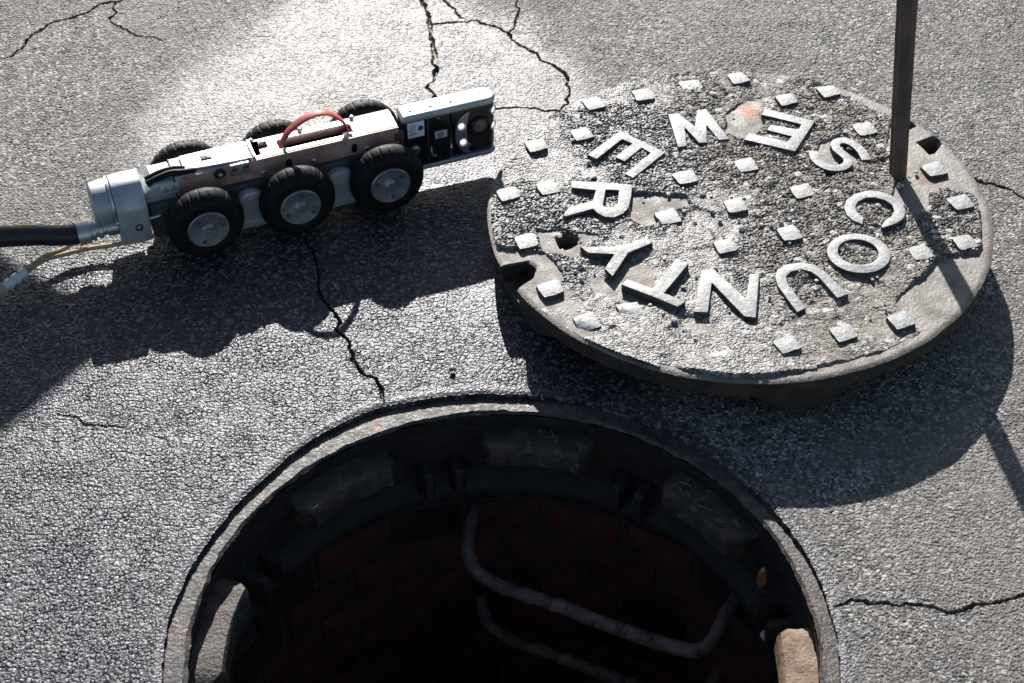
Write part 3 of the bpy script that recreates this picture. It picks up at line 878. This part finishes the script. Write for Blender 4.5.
SQ = [[-169.8, 226.3], [-188.0, 157.9], [-248.2, 133.4], [-104.1, 247.4], [-284.6, 31.5], [-234.3, 43.8], [-38.2, 266.7], [26.7, 282.6], [85.7, 229.6], [145.5, 248.6], [18.1, 85.4], [-60.7, 62.3], [82.0, 28.8], [180.6, 160.4], [254.8, 72.0], [-262.0, -62.3], [-233.8, -152.1], [-87.5, -18.9], [-142.9, -189.4], [-3.7, 2.3], [-22.7, -76.5], [56.6, -54.1], [274.8, 3.5], [265.3, -76.6], [208.4, -93.4], [32.1, -254.7], [97.5, -236.1], [-38.1, -273.0], [166.1, -215.6], [-192.7, -207.3]]
for i, (a, b) in enumerate(SQ):
    rd = random.Random(900 + i)
    bm = bmesh.new()
    worn = i in (27, 29, 18)
    top = 0.0064 + rd.uniform(-0.0006, 0.0008) - (0.002 if worn else 0)
    n = 5
    g = [[None] * (n + 1) for _ in range(n + 1)]
    cd = [rd.uniform(-0.0022, 0.0022) for _ in range(8)]
    for p in range(n + 1):
        for q in range(n + 1):
            u, v = p / n * 2 - 1, q / n * 2 - 1
            s_ = 0.0125
            xx = u * s_ + cd[0] * (u + 1) * (v + 1) / 4 + cd[1] * (u - 1) * (v + 1) / 4
            yy = v * s_ + cd[2] * (u + 1) * (v + 1) / 4 + cd[3] * (u + 1) * (1 - v) / 4
            zz = PL + top - 0.0004 * (u * u + v * v) * 0.5 + rd.uniform(-0.00035, 0.00035)
            if (p in (0, n)) or (q in (0, n)):
                zz -= rd.uniform(0.0001, 0.0006)
                xx += rd.uniform(-0.0005, 0.0005); yy += rd.uniform(-0.0005, 0.0005)
            if (p in (0, n)) and (q in (0, n)):
                xx *= 0.93; yy *= 0.93
            if worn and u + v < -0.6:
                zz -= 0.005 * min(1, (-0.6 - u - v))
            g[p][q] = bm.verts.new((xx, yy, zz))
    for p in range(n):
        for q in range(n):
            bm.faces.new((g[p][q], g[p + 1][q], g[p + 1][q + 1], g[p][q + 1]))
    edge = [g[p][0] for p in range(n)] + [g[n][q] for q in range(n)] + [g[p][n] for p in range(n, 0, -1)] + [g[0][q] for q in range(n, 0, -1)]
    low = [bm.verts.new((v.co.x * 1.09, v.co.y * 1.09, PL - 0.001)) for v in edge]
    for p in range(len(edge)):
        p2 = (p + 1) % len(edge)
        bm.faces.new((edge[p], low[p], low[p2], edge[p2]))
    o = from_bm('raised_square', bm, M['worn_iron'], lid, True, 40)
    o.location = (a / 1000, b / 1000, 0)
    o.rotation_euler = (0, 0, math.radians(19 + rd.uniform(-2.5, 2.5)))
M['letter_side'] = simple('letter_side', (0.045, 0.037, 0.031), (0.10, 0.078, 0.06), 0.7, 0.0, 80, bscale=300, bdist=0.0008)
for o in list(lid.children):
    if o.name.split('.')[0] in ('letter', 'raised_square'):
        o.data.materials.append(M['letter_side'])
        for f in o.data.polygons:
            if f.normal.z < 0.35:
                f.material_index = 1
# loose chips lying on the crust
bm = bmesh.new(); rd = random.Random(77)
for i in range(190):
    a = rd.uniform(0, 2 * PI); r = 0.25 * math.sqrt(rd.random())
    s_ = rd.choice([0.0018, 0.002, 0.0024, 0.003, 0.0036])
    m4 = Matrix.Translation((r * math.cos(a), r * math.sin(a), PL + 0.0036)) @ Matrix.Rotation(rd.uniform(0, 6), 4, 'Z') @ Matrix.Rotation(rd.uniform(-.5, .5), 4, 'X') @ Matrix.Diagonal((s_ * rd.uniform(.8, 1.4), s_, s_ * .7, 1))
    bmesh.ops.create_icosphere(bm, subdivisions=1, radius=1, matrix=m4)
for v in bm.verts:
    v.co += Vector((rd.uniform(-1, 1), rd.uniform(-1, 1), rd.uniform(-1, 1))) * 0.0005
o = from_bm('loose_chips', bm, M['pebble'], lid); o['kind'] = 'stuff'

# ------------------------------------------------------------------ pry bar
base = Vector((0.4873, 1.7350, 0.0500))
dirp = Vector((0.005, 0.60, 1.0)).normalized()
bar = thing('pry_bar', 'long rusty dark iron pry bar standing on the manhole cover', 'pry bar', base, dirp.to_track_quat('Z', 'X').to_euler())
bm = bmesh.new(); rings = []
rd = random.Random(3)
for k in range(60):
    z = 1.35 * k / 59
    w = 0.0108 + 0.0028 * min(1, z / 0.30)
    ring = []
    for j in range(12):
        a = 2 * PI * j / 12 + 0.30
        rr = w * (1.0 if j % 2 == 0 else 0.90) * (1 + rd.uniform(-0.015, 0.015))
        if j in (3, 9):
            rr *= 0.80                                  # long groove between two ribs
        ring.append(bm.verts.new((rr * math.cos(a), rr * math.sin(a), z)))
    rings.append(ring)
for A, B in zip(rings, rings[1:]):
    for j in range(12):
        bm.faces.new((A[j], A[(j + 1) % 12], B[(j + 1) % 12], B[j]))
bm.faces.new(rings[0][::-1]); bm.faces.new(rings[-1])
from_bm('shaft', bm, M['bar_rust'], bar, True, 22)

# ------------------------------------------------------------------ inspection robot
ROT = math.radians(21.228)
RO = Vector((-0.2871, 1.7493, 0.0))
rob = thing('inspection_robot', 'six wheeled sewer inspection robot with steel top plate and camera head', 'robot', RO, (0, 0, ROT))
Y0 = 0.067


def ymap(l):
    return [(a, b - Y0) for a, b in l]


def rrect(x0, x1, y0, y1, r, n=5, corners=(1, 1, 1, 1)):
    out = []
    for (cx, cy, a0, on) in ((x1 - r, y1 - r, 0, corners[0]), (x0 + r, y1 - r, 90, corners[1]), (x0 + r, y0 + r, 180, corners[2]), (x1 - r, y0 + r, 270, corners[3])):
        if on:
            for k in range(n + 1):
                a = math.radians(a0 + 90 * k / n)
                out.append((cx + r * math.cos(a), cy + r * math.sin(a)))
        else:
            a = math.radians(a0 + 45)
            out.append((cx + r * (1 if math.cos(a) > 0 else -1), cy + r * (1 if math.sin(a) > 0 else -1)))
    return out


# chassis
bm = bmesh.new()
add_box(bm, (-0.018, 0, 0.047), (0.322, 0.056, 0.052), 0.004)
add_box(bm, (-0.018, 0, 0.021), (0.300, 0.044, 0.010), 0.002)
from_bm('chassis', bm, M['chassis_grey'], rob, True, 35)
for sgn in (-1, 1):
    for xc in (0.0605, -0.0555):
        out = [(xc - 0.0165, 0.012), (xc + 0.0165, 0.012), (xc + 0.0165, 0.056)]
        for k in range(9):
            a = PI * k / 8
            out.append((xc + 0.0165 * math.cos(a), 0.056 + 0.0115 * math.sin(a)))
        out.append((xc - 0.0165, 0.056))
        y0, y1 = (-0.041, -0.028) if sgn < 0 else (0.028, 0.041)
        bk = plate2d('axle_housing', out, y0, y1, M['grey_cast'], rob, bev=0.0025, res=3, axis='Y')
        box('foot_plate', (xc, sgn * 0.0345, 0.0205), (0.036, 0.0165, 0.010), M['grey_cast'], rob, 0.001)
# top plate with its handle slot and notch
slot = rrect(-0.006, 0.0895, -0.0105, 0.0085, 0.003, 3)
notch = ymap([(-.0365, .0555), (-.0310, .0555), (-.0310, .0665), (-.0190, .0665), (-.0190, .0795), (-.0290, .0795), (-.0290, .0845), (-.0365, .0845)])
tp = plate2d('top_plate', rrect(-0.142, 0.1465, -0.0183, 0.0183, 0.002, 2), 0.0885, 0.1000, M['plate_steel'], rob, [slot, notch], bev=0.0012)
for sgn in (-1, 1):
    y0, y1 = (-0.0211, -0.0184) if sgn < 0 else (0.0184, 0.0211)
    hl = []
    for cx, cz in ((0.0013, 0.0868), (0.0868, 0.0868)):
        hl.append([(cx + 0.0042 * math.cos(2 * PI * k / 14), cz - 0.004 + 0.0075 * math.sin(2 * PI * k / 14)) for k in range(14)])
    out = [(-0.142, 0.0722), (-0.142, 0.0997), (0.1460, 0.0997), (0.1460, 0.0722)]
    sp = plate2d('side_plate', out, y0, y1, M['side_brown'], rob, hl, bev=0.0008, axis='Y')
    for bx in (-0.0325, 0.032, 0.1024):
        disc('bolt', (bx, -0.0210 if sgn < 0 else 0.0262, 0.0805), 0.0036, 0.0032, M['steel'], rob, 'Y', 14, 0.0008)
for bx in (-0.036, 0.0277, 0.0963):
    disc('bolt', (bx, 0.0185, 0.0985), 0.0032, 0.0045, M['steel'], rob, 'Z', 14, 0.0008)
box('slot_floor', (0.0, 0, 0.0745), (0.278, 0.029, 0.018), M['dark_void'], rob, 0.0005)
bk = box('slot_strap', (0.0415, -0.003, 0.0880), (0.078, 0.0095, 0.0055), M['red_strap'], rob, 0.0015)
# rear cover plate, clip, hook hole
plate2d('rear_cover', ymap([(-.128, .0555), (-.128, .0845), (-.044, .0845), (-.044, .0500), (-.058, .0500), (-.092, .0520)]), 0.1002, 0.1035, M['steel'], rob, bev=0.0006)
box('cover_rib', (-0.0405, 0.0, 0.1022), (0.0035, 0.036, 0.0045), M['plate_steel'], rob, 0.0005)
cl = box('clip_plate', (-0.0615, -0.0225, 0.0945), (0.0235, 0.0035, 0.0165), M['steel'], rob, 0.0008)
for cx in (-0.0685, -0.0545):
    disc('screw', (cx, -0.0240, 0.0965), 0.0030, 0.0012, M['chassis_grey'], rob, 'Y', 12)
disc('hook_hole', (-0.0865, -0.0200, 0.0925), 0.0082, 0.0012, M['dark_void'], rob, 'Y', 18)
disc('hook_pin', (-0.0862, -0.0210, 0.0905), 0.0034, 0.0022, M['steel'], rob, 'Y', 14, 0.0006)
box('cover_latch', (-0.097, 0.004, 0.1042), (0.013, 0.009, 0.0014), M['chassis_grey'], rob, 0.0004)
disc('screw', (-0.097, 0.004, 0.1046), 0.0022, 0.0010, M['steel'], rob, 'Z', 10)
tube('wire_loom', [(-0.176, -0.012, 0.096), (-0.160, -0.011, 0.1005), (-0.145, -0.010, 0.1025), (-0.130, -0.0125, 0.1015), (-0.115, -0.013, 0.1000)], 0.0042, M['rubber'], rob, 10, 5)
tube('wire_loom', [(-0.176, -0.004, 0.097), (-0.155, -0.003, 0.1025), (-0.138, -0.004, 0.1035), (-0.126, -0.006, 0.1015)], 0.0034, M['rubber'], rob, 10, 5)
# rear saddle block with warning label
plate2d('saddle_block', [(-0.181, 0.0725), (-0.181, 0.0875), (-0.168, 0.0975), (-0.1435, 0.0975), (-0.1435, 0.0725)], -0.0210, 0.0210, M['grey_cast'], rob, bev=0.0015, axis='Y')
lb = box('warning_label', (-0.1500, -0.02125, 0.0880), (0.0225, 0.0010, 0.0150), M['label_silver'], rob, 0.0002)
for cx in (-0.1555, -0.1445):
    tri = lambda s_: [(cx + s_ * math.sin(2 * PI * k / 3), 0.0872 + s_ * math.cos(2 * PI * k / 3)) for k in range(3)]
    plate2d('warning_triangle', tri(0.0052), -0.02200, -0.02172, M['print_dark'], lb, [tri(0.0036)[::-1]], bev=0.00005, axis='Y')
    box('warning_mark', (cx, -0.02186, 0.0872), (0.0008, 0.0003, 0.0030), M['print_dark'], lb, 0)
# handle
hp = [(-0.0036, 0.0945), (0.000, 0.104), (0.0085, 0.1165), (0.0242, 0.1285), (0.0425, 0.1345), (0.0585, 0.1330), (0.0725, 0.1225), (0.0815, 0.1095), (0.0868, 0.0945)]
cs = spline([(a, 0, b) for a, b in hp], 6)
bm = bmesh.new(); rings = []
for i, p in enumerate(cs):
    d = (cs[min(i + 1, len(cs) - 1)] - cs[max(i - 1, 0)]).normalized(); nn = Vector((-d.z, 0, d.x))
    hwid = 0.0062; ht = 0.0014
    q = [(-hwid, ht * .5), (-hwid * .8, ht), (hwid * .8, ht), (hwid, ht * .5), (hwid, -ht * .5), (hwid * .8, -ht), (-hwid * .8, -ht), (-hwid, -ht * .5)]
    rings.append([bm.verts.new(p + Vector((0, a - 0.001, 0)) + nn * b) for a, b in q])
for A, B in zip(rings, rings[1:]):
    for j in range(8):
        bm.faces.new((A[j], A[(j + 1) % 8], B[(j + 1) % 8], B[j]))
bm.faces.new(rings[0]); bm.faces.new(rings[-1][::-1])
from_bm('carry_handle', bm, M['red_strap'], rob, True, 40)
for hx in (-0.0010, 0.0850):
    bm = bmesh.new(); add_box(bm, (hx, -0.0128, 0.0985), (0.0045, 0.0020, 0.0075), 0.0005)
    from_bm('handle_pin', bm, M['steel'], rob, True, 35)

# wheels
WR = 0.0488


def make_wheel():
    root = bpy.data.objects.new('wheel', None); root.empty_display_size = 0.02
    link(root, rob)
    # outer face at y=0 (near side, looking along -y), body goes to +y
    prof = [(0.0255, 0.0035), (0.0300, 0.0010), (0.0365, 0.0004), (0.0410, 0.0020), (0.0450, 0.0060), (0.0475, 0.0110), (WR, 0.0160), (WR, 0.0200), (0.0472, 0.0250), (0.0435, 0.0285), (0.0300, 0.0300), (0.0120, 0.0300)]

    def rm(j, r, th):
        ph = (th * 26 / (2 * PI)) % 1.0
        groove = (ph < 0.16).astype(float)
        k = {3: 0.0009, 4: 0.0013, 5: 0.0012, 6: 0.0006, 7: 0.0003}.get(j, 0)
        return r - k * groove
    lathe('tyre', prof, M['rubber'], root, 26 * 10, 'Y', radmod=rm, ang=30)
    hub = lathe('hub_cap', [(0.0262, 0.0060), (0.0262, 0.0006), (0.0252, -0.0004), (0.0242, -0.0002), (0.0150, 0.0012), (0.0080, 0.0018), (0.0072, 0.0010), (0.0064, -0.0010), (0.0058, -0.0014), (0.0042, -0.0014), (0.0038, 0.0004), (1e-5, 0.0004)], M['hub_steel'], root, 48, 'Y', ang=35)
    for a in (25, 145, 265):
        ar = math.radians(a)
        b_ = disc('hub_screw', (0.0186 * math.cos(ar), 0.0012, 0.0186 * math.sin(ar)), 0.0024, 0.0016, M['chassis_grey'], root, 'Y', 10)
    lathe('axle', [(0.011, 0.029), (0.011, 0.036)], M['chassis_grey'], root, 20, 'Y')
    return root


w0 = make_wheel()
wl = [(-0.1177, -1, 0.3), (0.0, -1, 1.1), (0.1179, -1, 1.9), (-0.1177, 1, 0.8), (0.0, 1, 1.7), (0.1179, 1, 0.1)]
for i, (wx, sgn, ra) in enumerate(wl):
    if i == 0:
        r_ = w0
    else:
        r_ = w0.copy(); COL.objects.link(r_); r_.parent = rob
        for ch in list(w0.children):
            c = ch.copy(); COL.objects.link(c); c.parent = r_
    r_.location = (wx, sgn * 0.0675, WR - 0.0008)
    r_.rotation_euler = (0, ra, 0 if sgn < 0 else PI)

# rear housing
sec = [(-0.0340, 0.0300), (-0.0340, 0.0760), (-0.0315, 0.0830), (-0.0160, 0.1015), (-0.0100, 0.1045), (0.0100, 0.1045), (0.0160, 0.1015), (0.0315, 0.0830), (0.0340, 0.0760), (0.0340, 0.0300), (0.0250, 0.0235), (-0.0250, 0.0235)]
plate2d('rear_housing', sec, -0.2195, -0.1822, M['grey_cast'], rob, bev=0.0012, axis='X')
disc('housing_screw', (-0.1965, -0.0338, 0.0500), 0.0052, 0.0012, M['chassis_grey'], rob, 'Y', 18)
disc('housing_screw', (-0.1965, -0.0346, 0.0500), 0.0030, 0.0008, M['hub_steel'], rob, 'Y', 6)
cyl = []
for k in range(30):
    a = 2 * PI * k / 30
    cyl.append((0.0300 * math.cos(a), 0.0745 + 0.0290 * math.sin(a)))
plate2d('end_cap', cyl, -0.2445, -0.2197, M['grey_cast'], rob, bev=0.0018, res=3, axis='X')
lathe('cap_band', [(0.0308, -0.2235), (0.0308, -0.2205)], M['steel'], rob, 40, 'X', (0, 0, 0.0745))
tube('side_pin', [(-0.2225, -0.0285, 0.0605), (-0.2195, -0.0290, 0.0605), (-0.2120, -0.0295, 0.0605)], 0.0036, M['plate_steel'], rob, 10, 1)
tube('guide_rod', [(-0.181, -0.0290, 0.0560), (-0.168, -0.0292, 0.0572)], 0.0022, M['steel'], rob, 8, 1)
lathe('cable_socket', [(0.0120, -0.2200), (0.0120, -0.2330), (0.0095, -0.2335), (0.0095, -0.2385), (0.0125, -0.2390), (0.0125, -0.2440), (0.0100, -0.2445), (0.0100, -0.2475), (0.001, -0.2475)], M['steel'], rob, 28, 'X', (0, -0.009, 0.0420))
# camera head
hout = []
for (cx_, cy_, r_0, a_0) in ((0.2630, -0.0080, 0.0170, 0), (0.1575, 0.0030, 0.0060, 90), (0.1545, -0.0185, 0.0030, 180), (0.2670, -0.0085, 0.0130, 270)):
    for k in range(9):
        a_ = math.radians(a_0 + 90 * k / 8)
        hout.append((cx_ + r_0 * math.cos(a_), cy_ + r_0 * math.sin(a_)))
plate2d('top_shell', hout, 0.1010, 0.1115, M['grey_cast'], rob, bev=0.0042, res=4)
for sx in (0.166, 0.193, 0.220):
    disc('shell_screw', (sx, -0.0085, 0.1113), 0.0028, 0.0006, M['chassis_grey'], rob, 'Z', 12)
plate2d('bottom_shell', hout, 0.0215, 0.0290, M['grey_cast'], rob, bev=0.0030, res=3)
plate2d('head_body', rrect(0.1525, 0.2160, -0.0195, 0.0060, 0.002, 2), 0.0285, 0.1030, M['gloss_black'], rob, bev=0.001)
plate2d('camera_barrel', rrect(0.2175, 0.2790, -0.0195, 0.0070, 0.0125, 8, (1, 0, 0, 1)), 0.0310, 0.1010, M['gloss_black'], rob, bev=0.002)
box('mount_bracket', (0.1462, -0.0190, 0.0855), (0.0125, 0.0060, 0.0125), M['bar_rust'], rob, 0.001)
box('head_seam', (0.1850, -0.01965, 0.0660), (0.0016, 0.0010, 0.0700), M['chassis_grey'], rob, 0.0002)
hl_ = box('head_label', (0.1690, -0.01995, 0.0890), (0.0225, 0.0007, 0.0240), M['label_white'], rob, 0.0003)
for k in range(5):
    box('label_line', (0.1650, -0.02045, 0.0965 - 0.0034 * k), (0.0095 - 0.002 * (k % 2), 0.0003, 0.0009), M['print_dark'], hl_, 0)
lathe('label_emblem', [(0.0040, 0), (0.0028, -0.0001), (0.0016, 0), (1e-5, -0.0001)], M['print_dark'], hl_, 16, 'Y', (0.1753, -0.0204, 0.0902))
l2 = box('plate_label', (0.2025, -0.01995, 0.0725), (0.0165, 0.0007, 0.0115), M['label_silver'], rob, 0.0003)
for k in range(3):
    box('label_line', (0.2015, -0.02045, 0.0755 - 0.003 * k), (0.0085, 0.0003, 0.0014), M['print_dark'], l2, 0)
disc('head_screw', (0.1665, -0.0195, 0.0575), 0.0068, 0.0030, M['hub_steel'], rob, 'Y', 20, 0.001)
disc('head_screw', (0.1665, -0.0225, 0.0575), 0.0032, 0.0012, M['chassis_grey'], rob, 'Y', 6)
disc('head_screw', (0.1995, -0.0193, 0.0985), 0.0018, 0.0010, M['hub_steel'], rob, 'Y', 10)
tube('head_hook', [(0.1885, -0.0200, 0.0560), (0.1880, -0.0225, 0.0500), (0.1905, -0.0215, 0.0430), (0.1950, -0.0200, 0.0405)], 0.0016, M['hub_steel'], rob, 8, 5)
# crescent lamp panel beside the lens, four lamps, lens
cres = []
for k in range(13):
    a = math.radians(90 + 180 * k / 12)
    cres.append((0.2420 + 0.0210 * math.cos(a) * 1.0, 0.0665 + 0.0330 * math.sin(a)))
cres = cres + [(0.2390, 0.0400), (0.2370, 0.0560), (0.2370, 0.0770), (0.2395, 0.0930)]
plate2d('lamp_panel', cres, -0.0228, -0.0192, M['hub_steel'], rob, bev=0.0008, axis='Y')
for (ax, ay, az, rz) in ((0.2292, -0.0226, 0.0800, 0), (0.2312, -0.0226, 0.0540, 0), (0.2748, -0.0160, 0.0900, 40), (0.2748, -0.0160, 0.0655, 40)):
    ring = lathe('lamp_rim', [(0.0066, 0.002), (0.0066, -0.0012), (0.0056, -0.0016), (0.0048, 0.0002), (0.0046, 0.0008)], M['steel'], rob, 20, 'Y', ang=40)
    lens_ = disc('lamp', (0, 0.0008, 0), 0.0047, 0.0008, M['led'], rob, 'Y', 18, 0.0014)
    for q_ in (ring, lens_):
        q_.location = (ax, ay, az)
        q_.rotation_euler = (0, 0, math.radians(rz))
disc('red_mark', (0.2325, -0.0227, 0.0670), 0.0020, 0.0008, M['red_dot'], rob, 'Y', 10)
lathe('lens_ring', [(0.0150, 0.004), (0.0150, -0.0020), (0.0140, -0.0032), (0.0118, -0.0034), (0.0108, -0.0010), (0.0105, 0.0030)], M['gloss_black'], rob, 36, 'Y', (0.2560, -0.0205, 0.0710), ang=35).rotation_euler = (0, 0, 0)
disc('lens', (0.2560, -0.0193, 0.0710), 0.0106, 0.0008, M['lens_glass'], rob, 'Y', 28, 0.0022)
for (ax, az) in ((0.2375, 0.0930), (0.2400, 0.0455)):
    disc('head_screw', (ax, -0.0193, az), 0.0030, 0.0022, M['hub_steel'], rob, 'Y', 12)
for az in (0.0600, 0.0820):
    box('lens_bracket', (0.2365, -0.0205, az), (0.0022, 0.0024, 0.0130), M['hub_steel'], rob, 0.0004)

# ------------------------------------------------------------------ cables
def rw(x, y, z):
    """robot coordinates (y from the near wheel faces) to the world"""
    v = Vector((x, y - Y0, 0)); c, s_ = math.cos(ROT), math.sin(ROT)
    return (RO.x + v.x * c - v.y * s_, RO.y + v.x * s_ + v.y * c, z)


base_h = Vector(rw(-0.30, 0.060, 0.0))
cab = thing('tether_cable', 'thick black rubber tether cable plugged into the back of the robot', 'cable', base_h)
loc_ = lambda x, y, z: Vector(rw(x, y, z)) - base_h
tube('hose', [loc_(-0.268, 0.0585, 0.0415), loc_(-0.290, 0.0600, 0.0445), loc_(-0.320, 0.0620, 0.0530), loc_(-0.355, 0.064, 0.0600), loc_(-0.40, 0.064, 0.072), loc_(-0.50, 0.06, 0.125), loc_(-0.66, 0.05, 0.24), loc_(-0.90, 0.04, 0.42)], 0.0130, M['hose_rubber'], cab, 20, 8, jit=0.012)
fa, fb = loc_(-0.2690, 0.0585, 0.0416), loc_(-0.2475, 0.0580, 0.0420)
tube('ferrule', [fa, fa.lerp(fb, 0.06), fa.lerp(fb, 0.70), fa.lerp(fb, 0.72), fa.lerp(fb, 0.78), fa.lerp(fb, 0.80), fb], 0.0150, M['steel'], cab, 24, 1, rad=lambda f: 0.0152 if f < 0.45 else (0.0120 if f < 0.72 else 0.0135))
b2 = Vector(rw(-0.33, 0.05, 0.0))
crd = thing('tan_cord', 'pair of thin tan cords clamped in a silver sleeve beside the black cable', 'cord', b2)
l3 = lambda x, y, z: Vector(rw(x, y, z)) - b2
tube('cord', [l3(-0.150, 0.060, 0.020), l3(-0.1845, 0.055, 0.012), l3(-0.228, 0.0575, 0.012), l3(-0.258, 0.063, 0.011), l3(-0.2955, 0.062, 0.012), l3(-0.318, 0.058, 0.013), l3(-0.346, 0.039, 0.014), l3(-0.376, 0.018, 0.014), l3(-0.43, -0.015, 0.014)], 0.0030, M['tan_cord'], crd, 10, 6)
tube('cord', [l3(-0.258, 0.080, 0.022), l3(-0.272, 0.0755, 0.017), l3(-0.292, 0.069, 0.014), l3(-0.3135, 0.0625, 0.016), l3(-0.343, 0.042, 0.018), l3(-0.376, 0.021, 0.018), l3(-0.43, -0.012, 0.018)], 0.0030, M['tan_cord'], crd, 10, 6)
s0, s1 = l3(-0.3420, 0.0420, 0.0155), l3(-0.3700, 0.0225, 0.0160)
tube('sleeve', [s0.lerp(s1, k / 24) for k in range(25)], 0.0066, M['sleeve_steel'], crd, 14, 1, rad=lambda f: 0.0066 + (0.0008 if (f * 24) % 8 < 5 else -0.0012))

# ------------------------------------------------------------------ added table, unseen, shaped so its corner shades the left of the asphalt
tb = thing('shade_table', 'added square grey table on one central leg, out of view, shading the asphalt left of the robot', 'table', (-1.188, 2.862, 0), (0, 0, 0))
plate2d('shade_tabletop', [(0.556, 0.101), (-0.101, 0.556), (-0.556, -0.101), (0.101, -0.556)], 0.745, 0.77, M['shade_table_top'], tb, bev=0.003)
lathe('leg', [(0.03, 0.03), (0.03, 0.745)], M['chassis_grey'], tb, 20)
for k in range(4):
    box('foot', (0.13 * math.cos(k * PI / 2), 0.13 * math.sin(k * PI / 2), 0.02), (0.26 if k % 2 == 0 else 0.05, 0.05 if k % 2 == 0 else 0.26, 0.03), M['chassis_grey'], tb, 0.004)
